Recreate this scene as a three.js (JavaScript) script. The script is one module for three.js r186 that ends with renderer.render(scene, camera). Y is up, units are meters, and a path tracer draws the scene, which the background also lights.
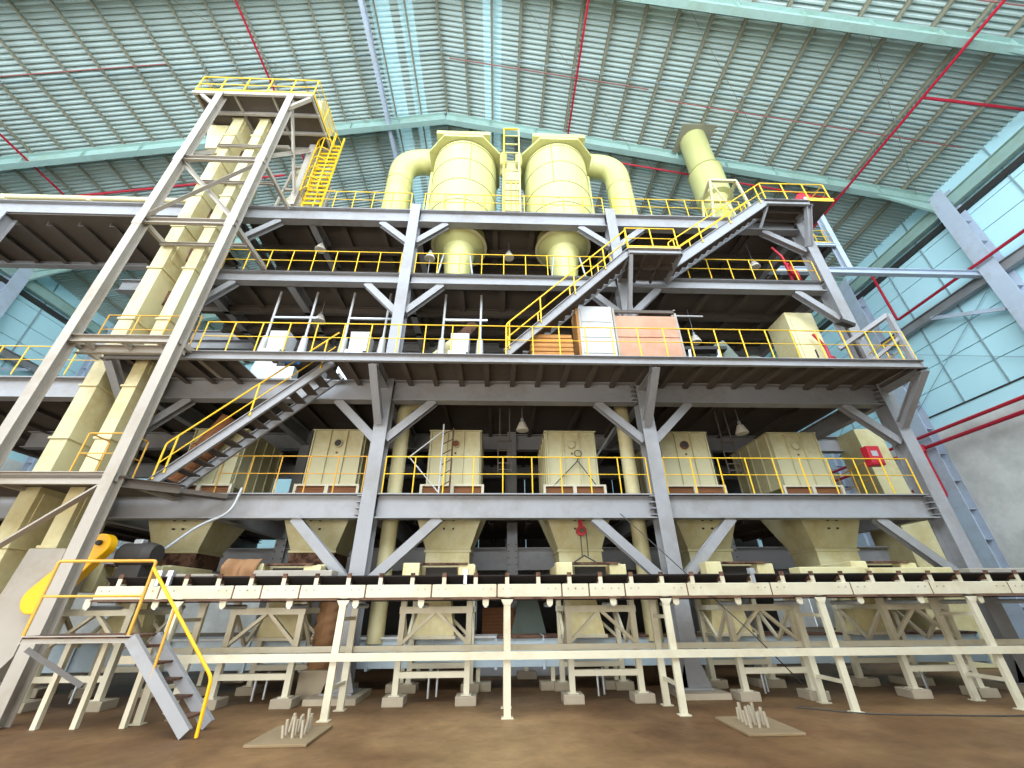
import * as THREE from 'three';
import { mergeGeometries } from 'three/addons/utils/BufferGeometryUtils.js';
import { RectAreaLightUniformsLib } from 'three/addons/lights/RectAreaLightUniformsLib.js';
import { RoundedBoxGeometry } from 'three/addons/geometries/RoundedBoxGeometry.js';

// ---------------------------------------------------------------- camera, sky, exposure
const scene = new THREE.Scene();
const camera = new THREE.PerspectiveCamera(87.03, 1024 / 768, 0.1, 400);
camera.position.set(0, 1.66, 0);
camera.rotation.order = 'YXZ';
camera.rotation.set(0.499961, -0.0373696, -0.00752111);
scene.add(camera);
const renderer = new THREE.WebGLRenderer({ antialias: true });
renderer.toneMapping = THREE.LinearToneMapping;
renderer.toneMappingExposure = 2.25;
renderer.shadowMap.enabled = true;
scene.background = new THREE.Color().setRGB(1.05, 1.15, 1.25);      // bright overcast sky outside the hall
// daylight entering through the hall's real openings: the clerestory and the yard door in the front wall, the rooflights over the front bays
RectAreaLightUniformsLib.init();
const ROOFLIGHTS = [[-26, -24], [-19, -17], [-12.6, -10.6], [-6.8, -4.8], [-1.04, .96], [6, 8], [12.6, 14.6], [18.6, 20.6]];
const DOOR = [-21, 1, 4.6], CLERESTORY = [-28, 20, 12.5, 25];
function daylight(w, h, pos, to, k, c = [.9, .99, 1.09]) { const l = new THREE.RectAreaLight(new THREE.Color().setRGB(...c), k, w, h); l.position.set(...pos); l.lookAt(...to); l.castShadow = true; scene.add(l); }
daylight(48, 12.5, [-4, 18.75, 4.45], [-4, 18.75, -50], 2.3);
daylight(DOOR[1] - DOOR[0], DOOR[2], [(DOOR[0] + DOOR[1]) / 2, DOOR[2] / 2, 4.45], [(DOOR[0] + DOOR[1]) / 2, DOOR[2] / 2, -50], 2.5, [1.04, .97, .87]);
daylight(12, 9.3, [-32.1, 15.85, -1.55], [50, 15.85, -1.55], 2.6);
for (const [a, b] of ROOFLIGHTS) { const x = (a + b) / 2, y = 29.2 - .242 * Math.abs(x + 3.56); daylight(2, 9.9, [x, y, -.55], [x, y - 20, -.55], 2.3); }

// ---------------------------------------------------------------- random, textures
let seed = 12345;
function rnd() { seed = (seed * 1664525 + 1013904223) >>> 0; return seed / 4294967296; }
function rr(a, b) { return a + (b - a) * rnd(); }
function noiseGrid(n, cells) {           // tiling value noise
  const g = new Float32Array(cells * cells); for (let i = 0; i < g.length; i++) g[i] = rnd();
  const o = new Float32Array(n * n);
  for (let y = 0; y < n; y++) for (let x = 0; x < n; x++) {
    const fx = x / n * cells, fy = y / n * cells, ix = Math.floor(fx), iy = Math.floor(fy);
    let u = fx - ix, v = fy - iy; u = u * u * (3 - 2 * u); v = v * v * (3 - 2 * v);
    const a = g[(iy % cells) * cells + ix % cells], b = g[(iy % cells) * cells + (ix + 1) % cells];
    const c = g[((iy + 1) % cells) * cells + ix % cells], d = g[((iy + 1) % cells) * cells + (ix + 1) % cells];
    o[y * n + x] = (a * (1 - u) + b * u) * (1 - v) + (c * (1 - u) + d * u) * v;
  }
  return o;
}
function fbm(n, list) { const o = new Float32Array(n * n); let w = 0; for (const [c, a] of list) { const g = noiseGrid(n, c); for (let i = 0; i < o.length; i++) o[i] += g[i] * a; w += a; } for (let i = 0; i < o.length; i++) o[i] /= w; return o; }
function tex(n, fn, repeat, srgb = true) {
  const d = new Uint8Array(n * n * 4);
  for (let i = 0; i < n * n; i++) { const c = fn(i, i % n, Math.floor(i / n)); d[i * 4] = c[0]; d[i * 4 + 1] = c[1]; d[i * 4 + 2] = c[2]; d[i * 4 + 3] = 255; }
  const t = new THREE.DataTexture(d, n, n); t.wrapS = t.wrapT = THREE.RepeatWrapping; t.magFilter = THREE.LinearFilter;
  if (srgb) t.colorSpace = THREE.SRGBColorSpace; t.repeat.set(repeat, repeat); t.needsUpdate = true; return t;
}
const N = 256;
const fA = fbm(N, [[4, 1], [9, .7], [23, .5], [61, .35], [120, .25]]), fB = fbm(N, [[6, 1], [17, .8], [47, .6], [110, .4]]), fC = fbm(N, [[3, 1], [7, .8], [15, .5]]);
const cl = (v) => Math.max(0, Math.min(255, v));
function paintTex(dirt, amt, repeat) {    // paint with patchy dust and grime
  return tex(N, (i) => { const k = Math.max(0, (fA[i] - .5) * 4) * amt, v = 255 - 18 * (1 - fB[i]); const m = Math.min(1, k); return [cl(v * (1 - m) + dirt[0] * m), cl(v * (1 - m) + dirt[1] * m), cl(v * (1 - m) + dirt[2] * m)]; }, repeat);
}
const tPaint = paintTex([196, 180, 152], .3, .2), tGrey = paintTex([186, 172, 152], .32, .17), tCream = paintTex([200, 172, 122], .34, .21), tRust = paintTex([96, 70, 54], 1.1, .6);
const tFloor = tex(512, (i, x, y) => { const j = (y >> 1) * N + (x >> 1); const a = fA[j], b = fB[((y * 3 >> 1) % N) * N + (x * 3 >> 1) % N], c = fC[j]; const v = 150 + 90 * (a - .5) + 70 * (b - .5) + 90 * (c - .5); return [cl(v + 30), cl(v + 22 * (c - .3)), cl(v - 24 + 30 * (c - .5))]; }, .09);
const tConc = tex(N, (i) => { const v = 234 + 90 * (fC[i] - .5) + 60 * (fA[i] - .5) + 30 * (fB[i] - .5); return [cl(v), cl(v), cl(v - 3)]; }, .11);
const tWood = tex(N, (i, x, y) => { const v = 215 + 26 * Math.sin(y * .42 + 6 * fC[i] + 3 * fA[i]) * .5 + 40 * (fB[i] - .5); return [cl(v), cl(v - 12), cl(v - 30)]; }, .7);
const tBump = tex(N, (i) => { const v = 255 * fB[i]; return [v, v, v]; }, .5, false);

function mat(c, o = {}) { return new THREE.MeshStandardMaterial({ color: c, roughness: .6, metalness: 0, ...o }); }
const M = {
  steel: mat('#98999c', { map: tGrey, roughness: .5 }),
  deck: mat('#5f574f', { map: tGrey, roughness: .8 }),
  tower: mat('#aaa398', { map: tPaint, roughness: .55 }),
  cream: mat('#d6cd9f', { map: tCream, roughness: .5 }),
  vessel: mat('#c9c785', { map: tPaint, roughness: .45 }),
  bin: mat('#c6c19b', { map: tCream, roughness: .55 }),
  conv: mat('#d3ccb3', { map: tPaint, roughness: .5 }),
  yellow: mat('#ecc022', { roughness: .45 }),
  yellowPale: mat('#d9a53c', { map: tPaint, roughness: .5 }),
  guard: mat('#f2b400', { roughness: .4 }),
  red: mat('#b5182f', { roughness: .45 }),
  pipeDull: mat('#9a5f5a', { roughness: .7 }),
  roof: mat('#b6c8c3', { roughness: .6, side: THREE.DoubleSide }),
  purlin: mat('#8f8c78', { roughness: .7 }),
  rafter: mat('#a5c4bb', { map: tPaint, roughness: .6 }),
  wallPanel: mat('#cbf6ff', { roughness: .5 }),
  girt: mat('#8fa7ad', { roughness: .6 }),
  wallCol: mat('#c6d2e2', { map: tPaint, roughness: .55 }),
  concrete: mat('#efedea', { map: tConc, roughness: .9, bumpMap: tBump, bumpScale: .004 }),
  floor: mat('#a28d6e', { map: tFloor, roughness: .62, bumpMap: tBump, bumpScale: .006 }),
  footing: mat('#b3a691', { map: tConc, roughness: .9 }),
  trough: mat('#bfd2de', { map: tPaint, roughness: .5 }),
  belt: mat('#241d1a', { roughness: .9 }),
  rust: mat('#6d4f3d', { map: tRust, roughness: .9 }),
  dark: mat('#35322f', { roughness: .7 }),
  white: mat('#c6c7c8', { map: tPaint, roughness: .5 }),
  galv: mat('#b9bec2', { roughness: .4, metalness: .5 }),
  ply: mat('#c99a80', { map: tPaint, roughness: .8 }),
  timber: mat('#dba765', { map: tWood, roughness: .8 }),
  brown: mat('#8d5f3c', { map: tWood, roughness: .85 }),
  pad: mat('#8f7a5c', { map: tConc, roughness: .95 }),
  sack: mat('#9a7350', { map: tPaint, roughness: .95 }),
  blue: mat('#3d6ea0', { roughness: .45 }),
  green: mat('#6d7a70', { map: tPaint, roughness: .6 }),
  lampShade: mat('#d8d2c4', { roughness: .4 }),
  cable: mat('#3b3a38', { roughness: .7 }),
  seam: mat('#8b8750', { roughness: .7 }),
  mark: mat('#3a3326', { roughness: .8 }),
  skylight: new THREE.MeshPhysicalMaterial({ color: '#c4e2e4', roughness: 1, transmission: .15, thickness: 0, side: THREE.DoubleSide }),
  rooflight: new THREE.MeshPhysicalMaterial({ color: '#ffffff', roughness: 0, transmission: 1, thickness: 0, ior: 1.05 }),
  glass: new THREE.MeshPhysicalMaterial({ color: '#cfe4ef', roughness: .9, transmission: .6, thickness: 0 }),
};

// ---------------------------------------------------------------- geometry helpers
const V = (x, y, z) => new THREE.Vector3(x, y, z);
function fin(g) { if (g.index) g = g.toNonIndexed(); for (const k of Object.keys(g.attributes)) if (!['position', 'normal', 'uv'].includes(k)) g.deleteAttribute(k); return g; }
function uvBox(g) {                       // uv in metres by the dominant axis of each face
  const p = g.attributes.position, n = g.attributes.normal, uv = new Float32Array(p.count * 2);
  for (let i = 0; i < p.count; i++) {
    const ax = Math.abs(n.getX(i)), ay = Math.abs(n.getY(i)), az = Math.abs(n.getZ(i));
    const x = p.getX(i), y = p.getY(i), z = p.getZ(i);
    const [u, v] = ax > ay && ax > az ? [z, y] : ay > az ? [x, z] : [x, y];
    uv[i * 2] = u; uv[i * 2 + 1] = v;
  }
  g.setAttribute('uv', new THREE.BufferAttribute(uv, 2)); return g;
}
function box(x0, x1, y0, y1, z0, z1) { const g = new THREE.BoxGeometry(Math.abs(x1 - x0), Math.abs(y1 - y0), Math.abs(z1 - z0)); g.translate((x0 + x1) / 2, (y0 + y1) / 2, (z0 + z1) / 2); return fin(g); }
function rbox(x0, x1, y0, y1, z0, z1, r = .02) { const g = new RoundedBoxGeometry(Math.abs(x1 - x0), Math.abs(y1 - y0), Math.abs(z1 - z0), 1, r); g.translate((x0 + x1) / 2, (y0 + y1) / 2, (z0 + z1) / 2); return fin(g); }
function prism(poly, a, b, up = [0, 1, 0]) {   // sweep a closed profile straight from a to b; profile x = sideways, y = towards up
  const A = V(...a), B = V(...b), d = B.clone().sub(A), L = d.length(); d.normalize();
  let U = V(...up); if (Math.abs(U.dot(d)) > .99) U = Math.abs(d.y) > .9 ? V(0, 0, 1) : V(0, 1, 0);
  const s = d.clone().cross(U).normalize(), u = s.clone().cross(d).normalize();
  const pts = poly.map(([x, y]) => s.clone().multiplyScalar(x).addScaledVector(u, y));
  const pos = [], nor = [], uv = []; let per = 0;
  const area = poly.reduce((t, p, i) => { const q = poly[(i + 1) % poly.length]; return t + p[0] * q[1] - q[0] * p[1]; }, 0);
  for (let i = 0; i < poly.length; i++) {
    const j = (i + 1) % poly.length, p = pts[i], q = pts[j], e = q.clone().sub(p), len = e.length();
    const n = e.clone().cross(d).normalize(); if (area < 0) n.negate();
    const P0 = A.clone().add(p), P1 = A.clone().add(q), P2 = B.clone().add(q), P3 = B.clone().add(p);
    const tri = area > 0 ? [P0, P3, P2, P0, P2, P1] : [P0, P2, P3, P0, P1, P2];
    // orientation fix
    const fn = tri[1].clone().sub(tri[0]).cross(tri[2].clone().sub(tri[0]));
    if (fn.dot(n) < 0) { [tri[1], tri[2]] = [tri[2], tri[1]];[tri[4], tri[5]] = [tri[5], tri[4]]; }
    for (const t of tri) { pos.push(t.x, t.y, t.z); nor.push(n.x, n.y, n.z); const rel = t.clone().sub(A); uv.push(rel.dot(d), per + (Math.abs(rel.clone().addScaledVector(d, -rel.dot(d)).distanceTo(p)) < 1e-6 ? 0 : len)); }
    per += len;
  }
  const caps = THREE.ShapeUtils.triangulateShape(poly.map(([x, y]) => new THREE.Vector2(x, y)), []);
  for (const [o, n] of [[A, d.clone().negate()], [B, d.clone()]]) for (const f of caps) {
    let t = f.map(k => o.clone().add(pts[k])); const fn = t[1].clone().sub(t[0]).cross(t[2].clone().sub(t[0])); if (fn.dot(n) < 0) t = [t[0], t[2], t[1]];
    for (const q of t) { pos.push(q.x, q.y, q.z); nor.push(n.x, n.y, n.z); uv.push(q.clone().sub(o).dot(s), q.clone().sub(o).dot(u)); }
  }
  const g = new THREE.BufferGeometry();
  g.setAttribute('position', new THREE.Float32BufferAttribute(pos, 3)); g.setAttribute('normal', new THREE.Float32BufferAttribute(nor, 3)); g.setAttribute('uv', new THREE.Float32BufferAttribute(uv, 2));
  return g;
}
const rect = (w, h) => [[-w / 2, -h / 2], [w / 2, -h / 2], [w / 2, h / 2], [-w / 2, h / 2]];
const iProf = (b, h, tf = .03, tw = .02) => [[-b / 2, -h / 2], [b / 2, -h / 2], [b / 2, -h / 2 + tf], [tw / 2, -h / 2 + tf], [tw / 2, h / 2 - tf], [b / 2, h / 2 - tf], [b / 2, h / 2], [-b / 2, h / 2], [-b / 2, h / 2 - tf], [-tw / 2, h / 2 - tf], [-tw / 2, -h / 2 + tf], [-b / 2, -h / 2 + tf]];
const uProf = (b, h, t = .015) => [[-b / 2, -h / 2], [b / 2, -h / 2], [b / 2, -h / 2 + t], [-b / 2 + t, -h / 2 + t], [-b / 2 + t, h / 2 - t], [b / 2, h / 2 - t], [b / 2, h / 2], [-b / 2, h / 2]];   // web at -x, open to +x
const lProf = (w, t = .012) => [[-w / 2, -w / 2], [w / 2, -w / 2], [w / 2, -w / 2 + t], [-w / 2 + t, -w / 2 + t], [-w / 2 + t, w / 2], [-w / 2, w / 2]];
const bar = (a, b, w, h = w, up) => prism(rect(w, h), a, b, up);
const ibeam = (a, b, w, h, up, tf, tw) => prism(iProf(w, h, tf, tw), a, b, up);
function cyl(a, b, r0, r1 = r0, n = 16, open = false) {
  const A = V(...a), B = V(...b), d = B.clone().sub(A), g = new THREE.CylinderGeometry(r1, r0, d.length(), n, 1, open);
  g.applyQuaternion(new THREE.Quaternion().setFromUnitVectors(V(0, 1, 0), d.clone().normalize())); const c = A.add(B).multiplyScalar(.5); g.translate(c.x, c.y, c.z); return fin(g);
}
function run(points, r, n = 8, bend = .12, seg = 5) {      // pipe along a polyline with rounded corners
  const P = points.map(p => V(...p)), path = [P[0]];
  for (let i = 1; i < P.length - 1; i++) {
    const a = P[i - 1], b = P[i], c = P[i + 1], k = Math.min(bend, a.distanceTo(b) * .45, b.distanceTo(c) * .45);
    const s = b.clone().add(a.clone().sub(b).setLength(k)), e = b.clone().add(c.clone().sub(b).setLength(k));
    for (let j = 0; j <= seg; j++) { const t = j / seg; path.push(s.clone().multiplyScalar((1 - t) ** 2).addScaledVector(b, 2 * t * (1 - t)).addScaledVector(e, t * t)); }
  }
  path.push(P[P.length - 1]);
  const pos = [], idx = [], uv = []; let s0 = null, len = 0;
  for (let i = 0; i < path.length; i++) {
    const d = path[Math.min(i + 1, path.length - 1)].clone().sub(path[Math.max(i - 1, 0)]).normalize();
    if (!s0) { s0 = Math.abs(d.y) > .9 ? V(1, 0, 0) : V(0, 1, 0); }
    s0.addScaledVector(d, -s0.dot(d)).normalize(); const u = d.clone().cross(s0);
    if (i) len += path[i].distanceTo(path[i - 1]);
    for (let j = 0; j <= n; j++) { const t = j / n * Math.PI * 2; const q = path[i].clone().addScaledVector(s0, r * Math.cos(t)).addScaledVector(u, r * Math.sin(t)); pos.push(q.x, q.y, q.z); uv.push(len, j / n * 2 * Math.PI * r); }
  }
  const w = n + 1; for (let i = 0; i < path.length - 1; i++) for (let j = 0; j < n; j++) { const a = i * w + j, b = a + w; idx.push(a, a + 1, b, a + 1, b + 1, b); }
  const g = new THREE.BufferGeometry(); g.setAttribute('position', new THREE.Float32BufferAttribute(pos, 3)); g.setAttribute('uv', new THREE.Float32BufferAttribute(uv, 2)); g.setIndex(idx); g.computeVertexNormals(); return fin(g);
}
function lathe(profile, x, z, n = 32) { const g = new THREE.LatheGeometry(profile.map(([r, y]) => new THREE.Vector2(r, y)), n); g.translate(x, 0, z); return fin(g); }
function frustum(x, z, y0, w0, d0, y1, w1, d1, dz0 = 0, cap = true) {  // rectangular frustum, y0 bottom
  const c = (w, d, y, dz) => [[x - w / 2, y, z + dz + d / 2], [x + w / 2, y, z + dz + d / 2], [x + w / 2, y, z + dz - d / 2], [x - w / 2, y, z + dz - d / 2]];
  const b = c(w0, d0, y0, dz0), t = c(w1, d1, y1, 0), pos = [];
  const q = (p0, p1, p2, p3) => pos.push(...p0, ...p1, ...p2, ...p0, ...p2, ...p3);
  for (let i = 0; i < 4; i++) { const j = (i + 1) % 4; q(b[i], b[j], t[j], t[i]); }
  if (cap) { q(b[3], b[2], b[1], b[0]); q(t[0], t[1], t[2], t[3]); }
  const g = new THREE.BufferGeometry(); g.setAttribute('position', new THREE.Float32BufferAttribute(pos, 3)); g.computeVertexNormals(); return uvBox(g);
}
function extr(pts, depth, o = {}) { return fin(new THREE.ExtrudeGeometry(new THREE.Shape(pts.map(([x, y]) => new THREE.Vector2(x, y))), { depth, bevelEnabled: false, ...o })); }

const used = {};
function numbered(n) { used[n] = (used[n] ?? -1) + 1; return used[n] ? `${n}_${String(used[n]).padStart(3, '0')}` : n; }
function thing(name, label, category, base = [0, 0, 0], group, kind) {
  const o = new THREE.Group(); o.name = numbered(name); o.position.set(...base); o.userData = { label };
  if (kind) o.userData.kind = kind; if (category) o.userData.category = category; if (group) o.userData.group = group;
  scene.add(o); return o;
}
function worldBase(o) { const b = V(0, 0, 0); for (let p = o; p; p = p.parent) b.add(p.position); return b; }
function part(parent, name, geos, m, label, boxUV = true) {
  let g = Array.isArray(geos) ? (geos.length > 1 ? mergeGeometries(geos.map(fin)) : fin(geos[0])) : fin(geos);
  if (boxUV) uvBox(g);
  const b = worldBase(parent); g.translate(-b.x, -b.y, -b.z);
  const o = new THREE.Mesh(g, m); o.name = name; o.castShadow = o.receiveShadow = true; if (label) o.userData.label = label; parent.add(o); return o;
}
function single(name, label, category, geos, m, group, kind) {
  const g = Array.isArray(geos) ? (geos.length > 1 ? mergeGeometries(geos.map(fin)) : fin(geos[0])) : fin(geos); uvBox(g);
  const o = new THREE.Mesh(g, m); o.name = numbered(name); o.castShadow = o.receiveShadow = true; o.userData = { label };
  if (category) o.userData.category = category; if (group) o.userData.group = group; if (kind) o.userData.kind = kind; scene.add(o); return o;
}
function struct(name, label) { return thing(name, label, undefined, [0, 0, 0], undefined, 'structure'); }
function copy(root, pos, label) { const r = root.clone(); r.userData = { ...root.userData }; r.name = numbered(root.name.replace(/_\d{3}$/, '')); r.position.set(...pos); if (label) r.userData.label = label; scene.add(r); return r; }

// ================================================================ THE HALL
const XR = 25.1, XL = -32.2, RX = -3.56, ZF = 4.5, ZB = -36, SL = .242;
const roofY = (x) => 29.45 - SL * Math.abs(x - RX);
{
  const f = struct('floor', 'brown dusty concrete floor of the hall');
  part(f, 'slab', box(XL - 1, XR + 1, -.3, 0, ZB - 1, ZF + 30), M.floor);
}
{ // ceiling: corrugated sheet in strips along the hall, skylight strips between
  const c = struct('ceiling', 'pale green corrugated gable roof on purlins and rafters');
  const per = .23, hgt = .15;
  function sheet(x0, x1, z0 = ZF, z1 = ZB) {
    const pos = []; const n = Math.round((z0 - z1) / per), pts = [];
    for (let i = 0; i < n; i++) { const z = z0 - i * per; pts.push([z, 0], [z - per * .3, 0], [z - per * .34, hgt], [z - per * .54, hgt]); }
    pts.push([z1, 0]);
    for (let i = 0; i < pts.length - 1; i++) {
      const [za, ha] = pts[i], [zb, hb] = pts[i + 1], ya = roofY(x0), yb = roofY(x1);
      pos.push(x0, ya + ha, za, x1, yb + hb, zb, x1, yb + ha, za, x0, ya + ha, za, x0, ya + hb, zb, x1, yb + hb, zb);
    }
    const g = new THREE.BufferGeometry(); g.setAttribute('position', new THREE.Float32BufferAttribute(pos, 3)); g.computeVertexNormals(); return uvBox(g);
  }
  const flat = (x0, x1, z0, z1) => prism([[-(z0 - z1) / 2, 0], [(z0 - z1) / 2, 0], [(z0 - z1) / 2, .01], [-(z0 - z1) / 2, .01]], [x0, roofY(x0), (z0 + z1) / 2], [x1, roofY(x1), (z0 + z1) / 2]);
  // rear bays as the photograph shows them; the front bays, over the photographer, have wide clear rooflights
  const ZS = -5.6, strips = [-6.81, -5.86, -5.43, -4.71, -1.04, -.04];
  for (const [a, b] of [[XL - .5, -18], [-18, -6.81], [-5.86, -5.43], [-4.71, RX], [RX, -1.04], [-.04, 10], [10, XR + .5]]) part(c, 'roof_sheet', sheet(a, b, ZS), M.roof);
  for (let i = 0; i < 6; i += 2) for (let z = ZS; z > ZB; z -= 10.12) part(c, 'skylight_strip', sheet(strips[i], strips[i + 1], z, Math.max(ZB, z - 10.12)), M.skylight, 'pale translucent skylight strip');
  const slots = ROOFLIGHTS;
  let xa = XL - .5; for (const [a, b] of slots) { if (xa < RX && a > RX) { part(c, 'roof_sheet', sheet(xa, RX, ZF, ZS), M.roof); xa = RX; } part(c, 'roof_sheet', sheet(xa, a, ZF, ZS), M.roof); part(c, 'rooflight', flat(a, b, ZF, ZS), M.rooflight, 'clear rooflight strip'); xa = b; }
  part(c, 'roof_sheet', sheet(xa, XR + .5, ZF, ZS), M.roof);
  // purlins every 1.5 m (Z sections), each its own part
  for (let k = -18; k <= 19; k++) {
    const x = RX + k * 1.5 + (k === 0 ? .1 : 0); if (x < XL || x > XR - .3) continue;
    const y = roofY(x) - .11;
    part(c, 'purlin', prism([[-.03, -.1], [.06, -.1], [.06, -.08], [-.01, -.08], [-.01, .1], [-.07, .1], [-.07, .08], [-.03, .08]], [x, y, ZF], [x, y, ZB]), M.purlin);
  }
  // frames
  for (const z of [-.6, -7.6, -14.6, -21.6, -28.6, -35.4]) {
    for (const [xe, s] of [[XR, 1], [XL, -1]]) {
      const x0 = RX, x1 = xe - s * .2, h0 = .75, dy = .21;
      const ya = roofY(x0) - dy, yb = roofY(x1) - dy;
      const r = part(c, 'rafter', [ibeam([x0, ya - h0 / 2, z], [x1, yb - h0 / 2, z], .32, h0, [0, 1, 0], .035, .025)], M.rafter);
      // haunch at the eave
      part(r, 'haunch', extr([[x1, yb - h0], [x1 - s * 3.2, yb - h0 + SL * 3.2 - .01], [x1, yb - h0 - .75]], .12).translate(0, 0, z - .06), M.rafter);
      for (let k = 1; k < 10; k++) { const x = x0 + (x1 - x0) * k / 10, y = roofY(x) - dy; part(r, 'stiffener', box(x - .012, x + .012, y - h0 + .03, y - .03, z - .15, z + .15), M.rafter); }
    }
  }
  part(c, 'ridge_beam', ibeam([-7, roofY(-7) - .62, ZF], [-7, roofY(-7) - .62, ZB], .22, .42), M.wallCol);
  for (const x of [-12.2, 3.9, 12.4, 20.2]) for (const z0 of [-7.6, -14.6, -21.6]) part(c, 'tie_rod', run([[x - 4, roofY(x - 4) - .3, z0], [x + 4, roofY(x + 4) - .3, z0 - 7]], .015, 5), M.purlin);
  for (const z of [-4.1, -11.1, -18.1, -25.1]) for (const [a, b] of [[XL, RX], [RX, XR]]) part(c, 'sag_bar', run([[a, roofY(a) - .2, z], [b, roofY(b) - .2, z]], .02, 5), M.girt);
}
function sideWall(name, label, x, s, sheetBottom) {      // s = +1 right wall, -1 left wall
  const w = struct(name, label);
  part(w, 'concrete_wall', rbox(x, x + s * .4, 0, sheetBottom - .72, ZB, ZF, .03), M.concrete);
  part(w, 'coping_panel', box(x + s * .05, x + s * .3, sheetBottom - .72, sheetBottom, ZB, ZF), M.wallPanel);
  const zs = []; for (const f of [13.4, 6.4, -.6, -7.6, -14.6, -21.6, -28.6]) for (const z of [f, f - 2.0, f - 4.2]) if (z <= ZF) zs.push(z);
  zs.unshift(ZF);
  zs.push(ZB);
  const ys = [sheetBottom, 12.45, 13.65, 14.9, 16.1, 17.4, 18.65, 19.9, 21.2, 22.6];
  const open = (z) => s < 0 && z > -7.6;      // the front bay of the left wall is a glazing-free clerestory
  for (let i = 0; i < zs.length - 1; i++) for (let j = 0; j < ys.length - 1; j++) if (!open(zs[i]))
    part(w, 'wall_panel', rbox(x + s * .1, x + s * .18, ys[j] + .02, ys[j + 1] - .02, zs[i + 1] + .025, zs[i] - .025, .012), M.wallPanel);
  part(w, 'backing_sheet', box(x + s * .2, x + s * .3, sheetBottom, 23.2, ZB, s < 0 ? -7.6 : ZF), M.girt);
  if (s < 0) part(w, 'upper_sheet', box(x + s * .2, x + s * .3, 20.6, 23.2, -7.6, ZF), M.wallPanel);
  part(w, 'sill_strip', box(x - s * .02, x + s * .12, sheetBottom - .04, sheetBottom + .03, ZB, ZF), M.dark);
  for (const z of zs) part(w, 'mullion', bar([x + s * .08, sheetBottom, z], [x + s * .08, 22.5, z], .07, .07), M.girt);
  for (const z of [-.6, -7.6, -14.6, -21.6, -28.6]) {
    const c = part(w, 'column', ibeam([x - s * .3, 0, z + .4], [x - s * .3, 21.9, z + .4], .8, .55, [1, 0, 0], .03, .03), M.wallCol);
    for (let y = 1.4; y < 21.5; y += 1.5) part(c, 'stiffener', box(x - s * .56, x - s * .02, y, y + .03, z + .05, z + .75), M.wallCol);
  }
  part(w, 'crane_girder', ibeam([x - s * .35, 16.1, ZB], [x - s * .35, 16.1, ZF], .3, .55), M.steel);
  part(w, 'eave_beam', ibeam([x - s * .25, 21.05, ZB], [x - s * .25, 21.05, ZF], .3, .75), M.rafter);
  part(w, 'eave_gutter', bar([x + s * .0, 20.35, ZB], [x + s * .0, 20.35, ZF], .25, .3), M.dark);
  for (const z0 of [-14.6, -21.6]) {
    part(w, 'cross_brace', run([[x - s * .1, 11.3, z0], [x - s * .1, 16, z0 - 7]], .018, 5), M.girt);
    part(w, 'cross_brace', run([[x - s * .1, 16, z0], [x - s * .1, 11.3, z0 - 7]], .018, 5), M.girt);
    part(w, 'strut', bar([x - s * .35, 15.9, z0 - 3.1], [x - s * .35, 14.2, z0 - .1], .2, .2), M.wallCol);
  }
  return w;
}
sideWall('wall_right', 'pale blue sheet clad side wall above grey concrete', XR, 1, 11.08);
sideWall('wall_left', 'pale sheet clad wall beyond the tall elevator tower', XL, -1, 11.08);
{
  const w = struct('wall_back', 'far end wall of the hall behind the plant');
  const xs = []; for (let x = XL; x < XR; x += 4.1) xs.push(x); xs.push(XR);
  part(w, 'concrete_wall', box(XL, XR, 0, 4, ZB - .4, ZB), M.concrete);
  for (let i = 0; i < xs.length - 1; i++) for (let j = 0; j < 5; j++) part(w, 'wall_panel', rbox(xs[i] + .03, xs[i + 1] - .03, 4 + j * 5.1 + .03, 4 + (j + 1) * 5.1 - .03, ZB - .2, ZB - .05, .02), M.wallPanel);
  part(w, 'backing_sheet', box(XL, XR, 4, 30, ZB - .4, ZB - .25), M.girt);
}
{ // the front of the hall, behind the photographer: a wide high opening to the left, closed to the right
  const w = struct('wall_front', 'front wall of the hall with its wide open bay');
  const [cx0, cx1, cy0, cy1] = CLERESTORY;
  part(w, 'upper_wall', box(XL, XR, cy1, 30, ZF, ZF + .3), M.wallPanel);
  for (const [a, b] of [[XL, cx0], [cx1, XR]]) part(w, 'side_wall', box(a, b, 0, cy1, ZF, ZF + .3), M.wallPanel);
  for (const [a, b, c] of [[cx0, DOOR[0], 0], [DOOR[0], DOOR[1], DOOR[2]], [DOOR[1], cx1, 0]]) part(w, 'lower_wall', box(a, b, c, cy0, ZF, ZF + .3), M.concrete);
  for (let x = cx0; x <= cx1; x += 6) part(w, 'mullion', box(x - .1, x + .1, cy0, cy1, ZF, ZF + .3), M.wallCol);
}

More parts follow.
